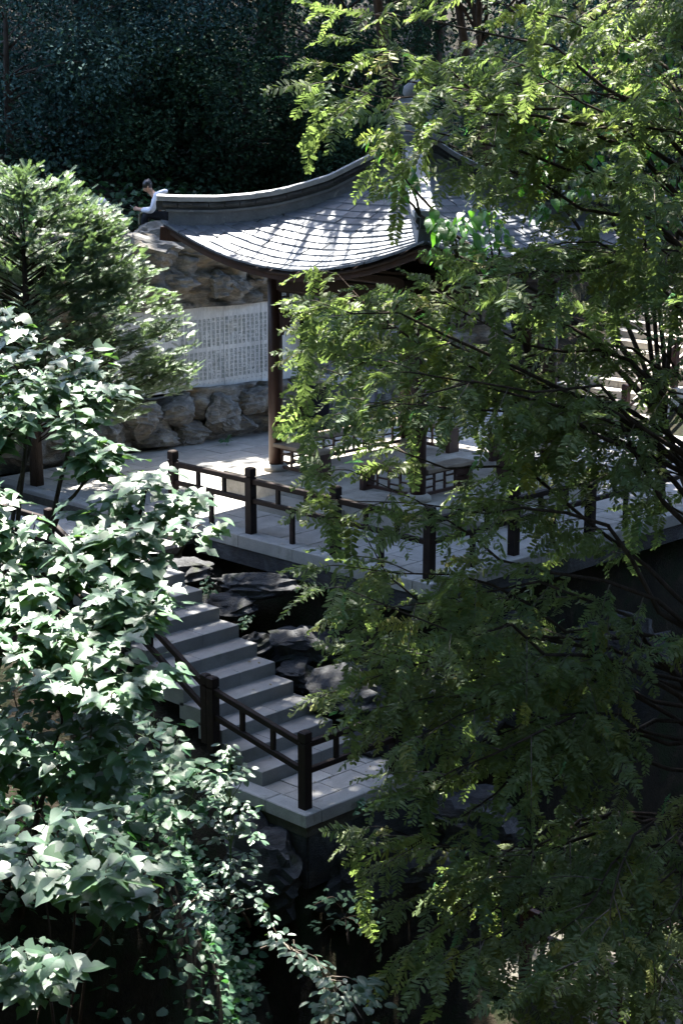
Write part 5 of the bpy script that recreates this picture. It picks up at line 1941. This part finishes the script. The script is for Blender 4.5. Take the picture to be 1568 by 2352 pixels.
# ------------------------------------------------------------------ people
def skinned(name, nodes, edges, mat, parent, sub_lv=2):
    """nodes: {key: ((x,y,z), radius)}; one continuous skinned surface, root = first node"""
    keys = list(nodes)
    me = bpy.data.meshes.new(name)
    me.from_pydata([nodes[k][0] for k in keys], [(keys.index(a), keys.index(b)) for a, b in edges], [])
    o = bpy.data.objects.new(name, me)
    COL.objects.link(o)
    sk = o.modifiers.new('skin', 'SKIN')
    sk.use_smooth_shade = True
    for i, k in enumerate(keys):
        rr_ = nodes[k][1]
        me.skin_vertices[0].data[i].radius = rr_ if isinstance(rr_, tuple) else (rr_, rr_)
    me.skin_vertices[0].data[0].use_root = True
    sb = o.modifiers.new('sub', 'SUBSURF')
    sb.levels = sub_lv
    sb.render_levels = sub_lv
    me.materials.append(mat)
    bpy.context.view_layer.update()
    m2 = bpy.data.meshes.new_from_object(o.evaluated_get(bpy.context.evaluated_depsgraph_get()))
    bpy.data.objects.remove(o)
    m2.name = name
    return link(name, m2, parent)


def ell(c, s, mat, name, parent, rot=None, seed=0, amp=0.0, cut=None):
    v, f = ICO2
    v = v.copy()
    if amp:
        v = v * (1 + amp * vnoise(v * 1.0 + seed, 3.0, seed, 2))[:, None]
    if cut is not None:
        v = np.where((v @ np.array(cut[0]))[:, None] < cut[1], v * cut[2], v)
    v = v * np.array(s)
    if rot is not None:
        v = v @ np.array(Matrix.Rotation(rot[0], 3, Vector(rot[1]))).T
    V = v + np.array(c)
    return link(name, raw_mesh(name, V, f.ravel(), np.arange(len(f)) * 3, np.full(len(f), 3), mat, True), parent)


def person(seat, face, label, hood=True, phone=True, capped=False):
    """seated, leaning forward; 'face' = horizontal unit vector the person faces; returns root"""
    root = empty('person', seat, label, 'person')
    f = np.array([face[0], face[1], 0.0])
    f /= np.linalg.norm(f)
    s = np.array([-f[1], f[0], 0])       # person's left
    S0 = np.array(seat, float)
    P = lambda a, b, c: tuple(S0 + f * a + s * b + UPV * c)
    # body: trunk, neck, head core, arms with hands, legs
    nodes = {'pel': (P(0, 0, .10), .125), 'wai': (P(.06, 0, .26), .115), 'che': (P(.17, 0, .42), .13), 'nb': (P(.27, 0, .525), .075), 'neck': (P(.31, 0, .565), .052), 'hd': (P(.365, 0, .66), .088)}
    edges = [('pel', 'wai'), ('wai', 'che'), ('che', 'nb'), ('nb', 'neck'), ('neck', 'hd')]
    for sg, n in ((1, 'l'), (-1, 'r')):
        nodes.update({'sh' + n: (P(.20, .17 * sg, .485), .062), 'el' + n: (P(.30, .22 * sg, .22), .046), 'wr' + n: (P(.52, .085 * sg, .235), .032), 'pa' + n: (P(.585, .055 * sg, .25), (.034, .022)),
                      'hip' + n: (P(.04, .09 * sg, .09), .095), 'kn' + n: (P(.42, .13 * sg, .15), .066), 'an' + n: (P(.44, .12 * sg, -.26), .045), 'to' + n: (P(.60, .13 * sg, -.32), .034)})
        edges += [('che', 'sh' + n), ('sh' + n, 'el' + n), ('el' + n, 'wr' + n), ('wr' + n, 'pa' + n), ('pel', 'hip' + n), ('hip' + n, 'kn' + n), ('kn' + n, 'an' + n), ('an' + n, 'to' + n)]
        # fingers and thumb rooted in the palm
        for i in range(4):
            b = .046 + .012 * (i - 1.5)
            a = (.60, (.055 + .004) * sg, .262 - .014 * i)
            ln = (.9, 1.0, .95, .75)[i]
            kk = 'f%d%s' % (i, n)
            nodes[kk + 'a'] = (P(.612, .050 * sg, .268 - .014 * i), .0085)
            nodes[kk + 'b'] = (P(.612 + .032 * ln, .030 * sg, .272 - .014 * i), .0078)
            nodes[kk + 'c'] = (P(.612 + .040 * ln, .006 * sg, .276 - .014 * i), .0065)
            edges += [('pa' + n, kk + 'a'), (kk + 'a', kk + 'b'), (kk + 'b', kk + 'c')]
        nodes['th' + n] = (P(.585, .028 * sg, .284), .009)
        nodes['tt' + n] = (P(.617, .012 * sg, .297), .0075)
        edges += [('pa' + n, 'th' + n), ('th' + n, 'tt' + n)]
    skinned('body', nodes, edges, M['skin'], root)
    hc = np.array(P(.372, 0, .668))
    tilt = (R(38), tuple(s))
    ell(hc, (.082 if abs(f[0]) < 2 else .1, .082, .108), M['skin'], 'head', root, rot=None)
    fd = f * math.cos(R(38)) - UPV * math.sin(R(38))    # face direction, looking down
    ud = UPV * math.cos(R(38)) + f * math.sin(R(38))
    mb = MB()
    base = hc + fd * .078 - ud * .005
    mb.tube([base + ud * .03, base + ud * .0 + fd * .016, base - ud * .018 + fd * .024, base - ud * .026], [.008, .010, .012, .006], 8)
    mb.build('nose', M['skin'], root, True)
    for sg in (1, -1):
        ell(hc + s * sg * .080 - fd * .005 - ud * .005, (.014, .022, .030), M['skin'], 'ear', root)
        ell(hc + fd * .074 + s * sg * .032 + ud * .020, (.012, .012, .007), M['hair'], 'eye', root)
    ell(hc + fd * .078 - ud * .05, (.016, .022, .008), M['cap'] if False else M['skin'], 'mouth', root)
    hair = ell(hc - fd * .022 + ud * .028, (.098, .098, .104), M['hair'], 'hair', root, seed=3, amp=.06)
    if not capped:
        ell(hc - fd * .085 + ud * .075, (.045, .045, .04), M['hair'], 'hair_bun', root, seed=5, amp=.15)
    # clothes as slightly larger skins
    k = {}
    ce = []
    k['pel'] = (P(-.01, 0, .13), .150)
    k['wai'] = (P(.05, 0, .27), .142)
    k['che'] = (P(.165, 0, .43), .155)
    k['nb'] = (P(.255, 0, .515), .098)
    ce = [('pel', 'wai'), ('wai', 'che'), ('che', 'nb')]
    for sg, n in ((1, 'l'), (-1, 'r')):
        k['sh' + n] = (P(.195, .178 * sg, .475), .080)
        k['el' + n] = (P(.295, .235 * sg, .215), .064)
        k['wr' + n] = (P(.50, .098 * sg, .230), .044)
        ce += [('che', 'sh' + n), ('sh' + n, 'el' + n), ('el' + n, 'wr' + n)]
    skinned('hooded_top', k, ce, M['hoodie'] if hood else M['trousers'], root)
    if hood:
        hn = {'a': (P(.10, .10, .56), .05), 'b': (P(.02, 0, .585), (.06, .045)), 'c': (P(.10, -.10, .56), .05), 'd': (P(.20, .13, .53), .035), 'e': (P(.20, -.13, .53), .035)}
        skinned('hood', hn, [('b', 'a'), ('b', 'c'), ('a', 'd'), ('c', 'e')], M['hoodie'], root)
    t = {'pel': (P(0, 0, .10), .155)}
    te = []
    for sg, n in ((1, 'l'), (-1, 'r')):
        t['hip' + n] = (P(.06, .095 * sg, .10), .115)
        t['kn' + n] = (P(.43, .135 * sg, .155), .084)
        t['an' + n] = (P(.45, .122 * sg, -.22), .060)
        te += [('pel', 'hip' + n), ('hip' + n, 'kn' + n), ('kn' + n, 'an' + n)]
    skinned('trousers', t, te, M['trousers'], root)
    if hood:    # pale bag strap or shirt tail over the knee
        st = {'a': (P(.46, .06, .205), (.035, .012)), 'b': (P(.535, .02, .14), (.035, .012)), 'c': (P(.55, .02, -.06), (.035, .012))}
        skinned('cream_cloth', st, [('a', 'b'), ('b', 'c')], M['cream'], root, 1)
    if phone:
        ph = empty('phone', P(.655, 0, .285), 'slim pale phone held in both hands of the seated person', 'phone')
        mb = MB()
        ca = np.array(P(.655, 0, .285))
        mb.beam(ca - f * .055 - UPV * .035, ca + f * .055 + UPV * .035, .072, .010, ch=.003)
        mb.build('case', M['phone'], ph)
    if capped:
        cp = empty('sun_hat', tuple(hc + ud * .05), 'lilac grey sun hat on the person half hidden by the conifer', 'hat')
        v, fc = ICO2
        V = v.copy()
        V[:, 2] = np.maximum(V[:, 2], -.05)
        V = V * np.array([.115, .115, .125]) + hc + ud * .035
        link('crown', raw_mesh('crown', V, fc.ravel(), np.arange(len(fc)) * 3, np.full(len(fc), 3), M['cap'], True), cp)
        MB().lathe([(.10, 0.0), (.17, -.012), (.172, -.006), (.10, .012)], hc + ud * .03, 24).build('brim', M['cap'], cp, True)
    return root


LEFTV = -RT[:2]
person((4.02, 10.42, 4.24), LEFTV + np.array([-.05, -.05]), 'seated person with black tied hair and pale grey hooded top, bent over a phone')
person((3.05, 10.75, 3.93), -RT[:2] * .6 - np.array([math.cos(YAW), math.sin(YAW)]) * .8, 'person in a lilac grey sun hat mostly hidden behind the conifer', hood=False, phone=False, capped=True)
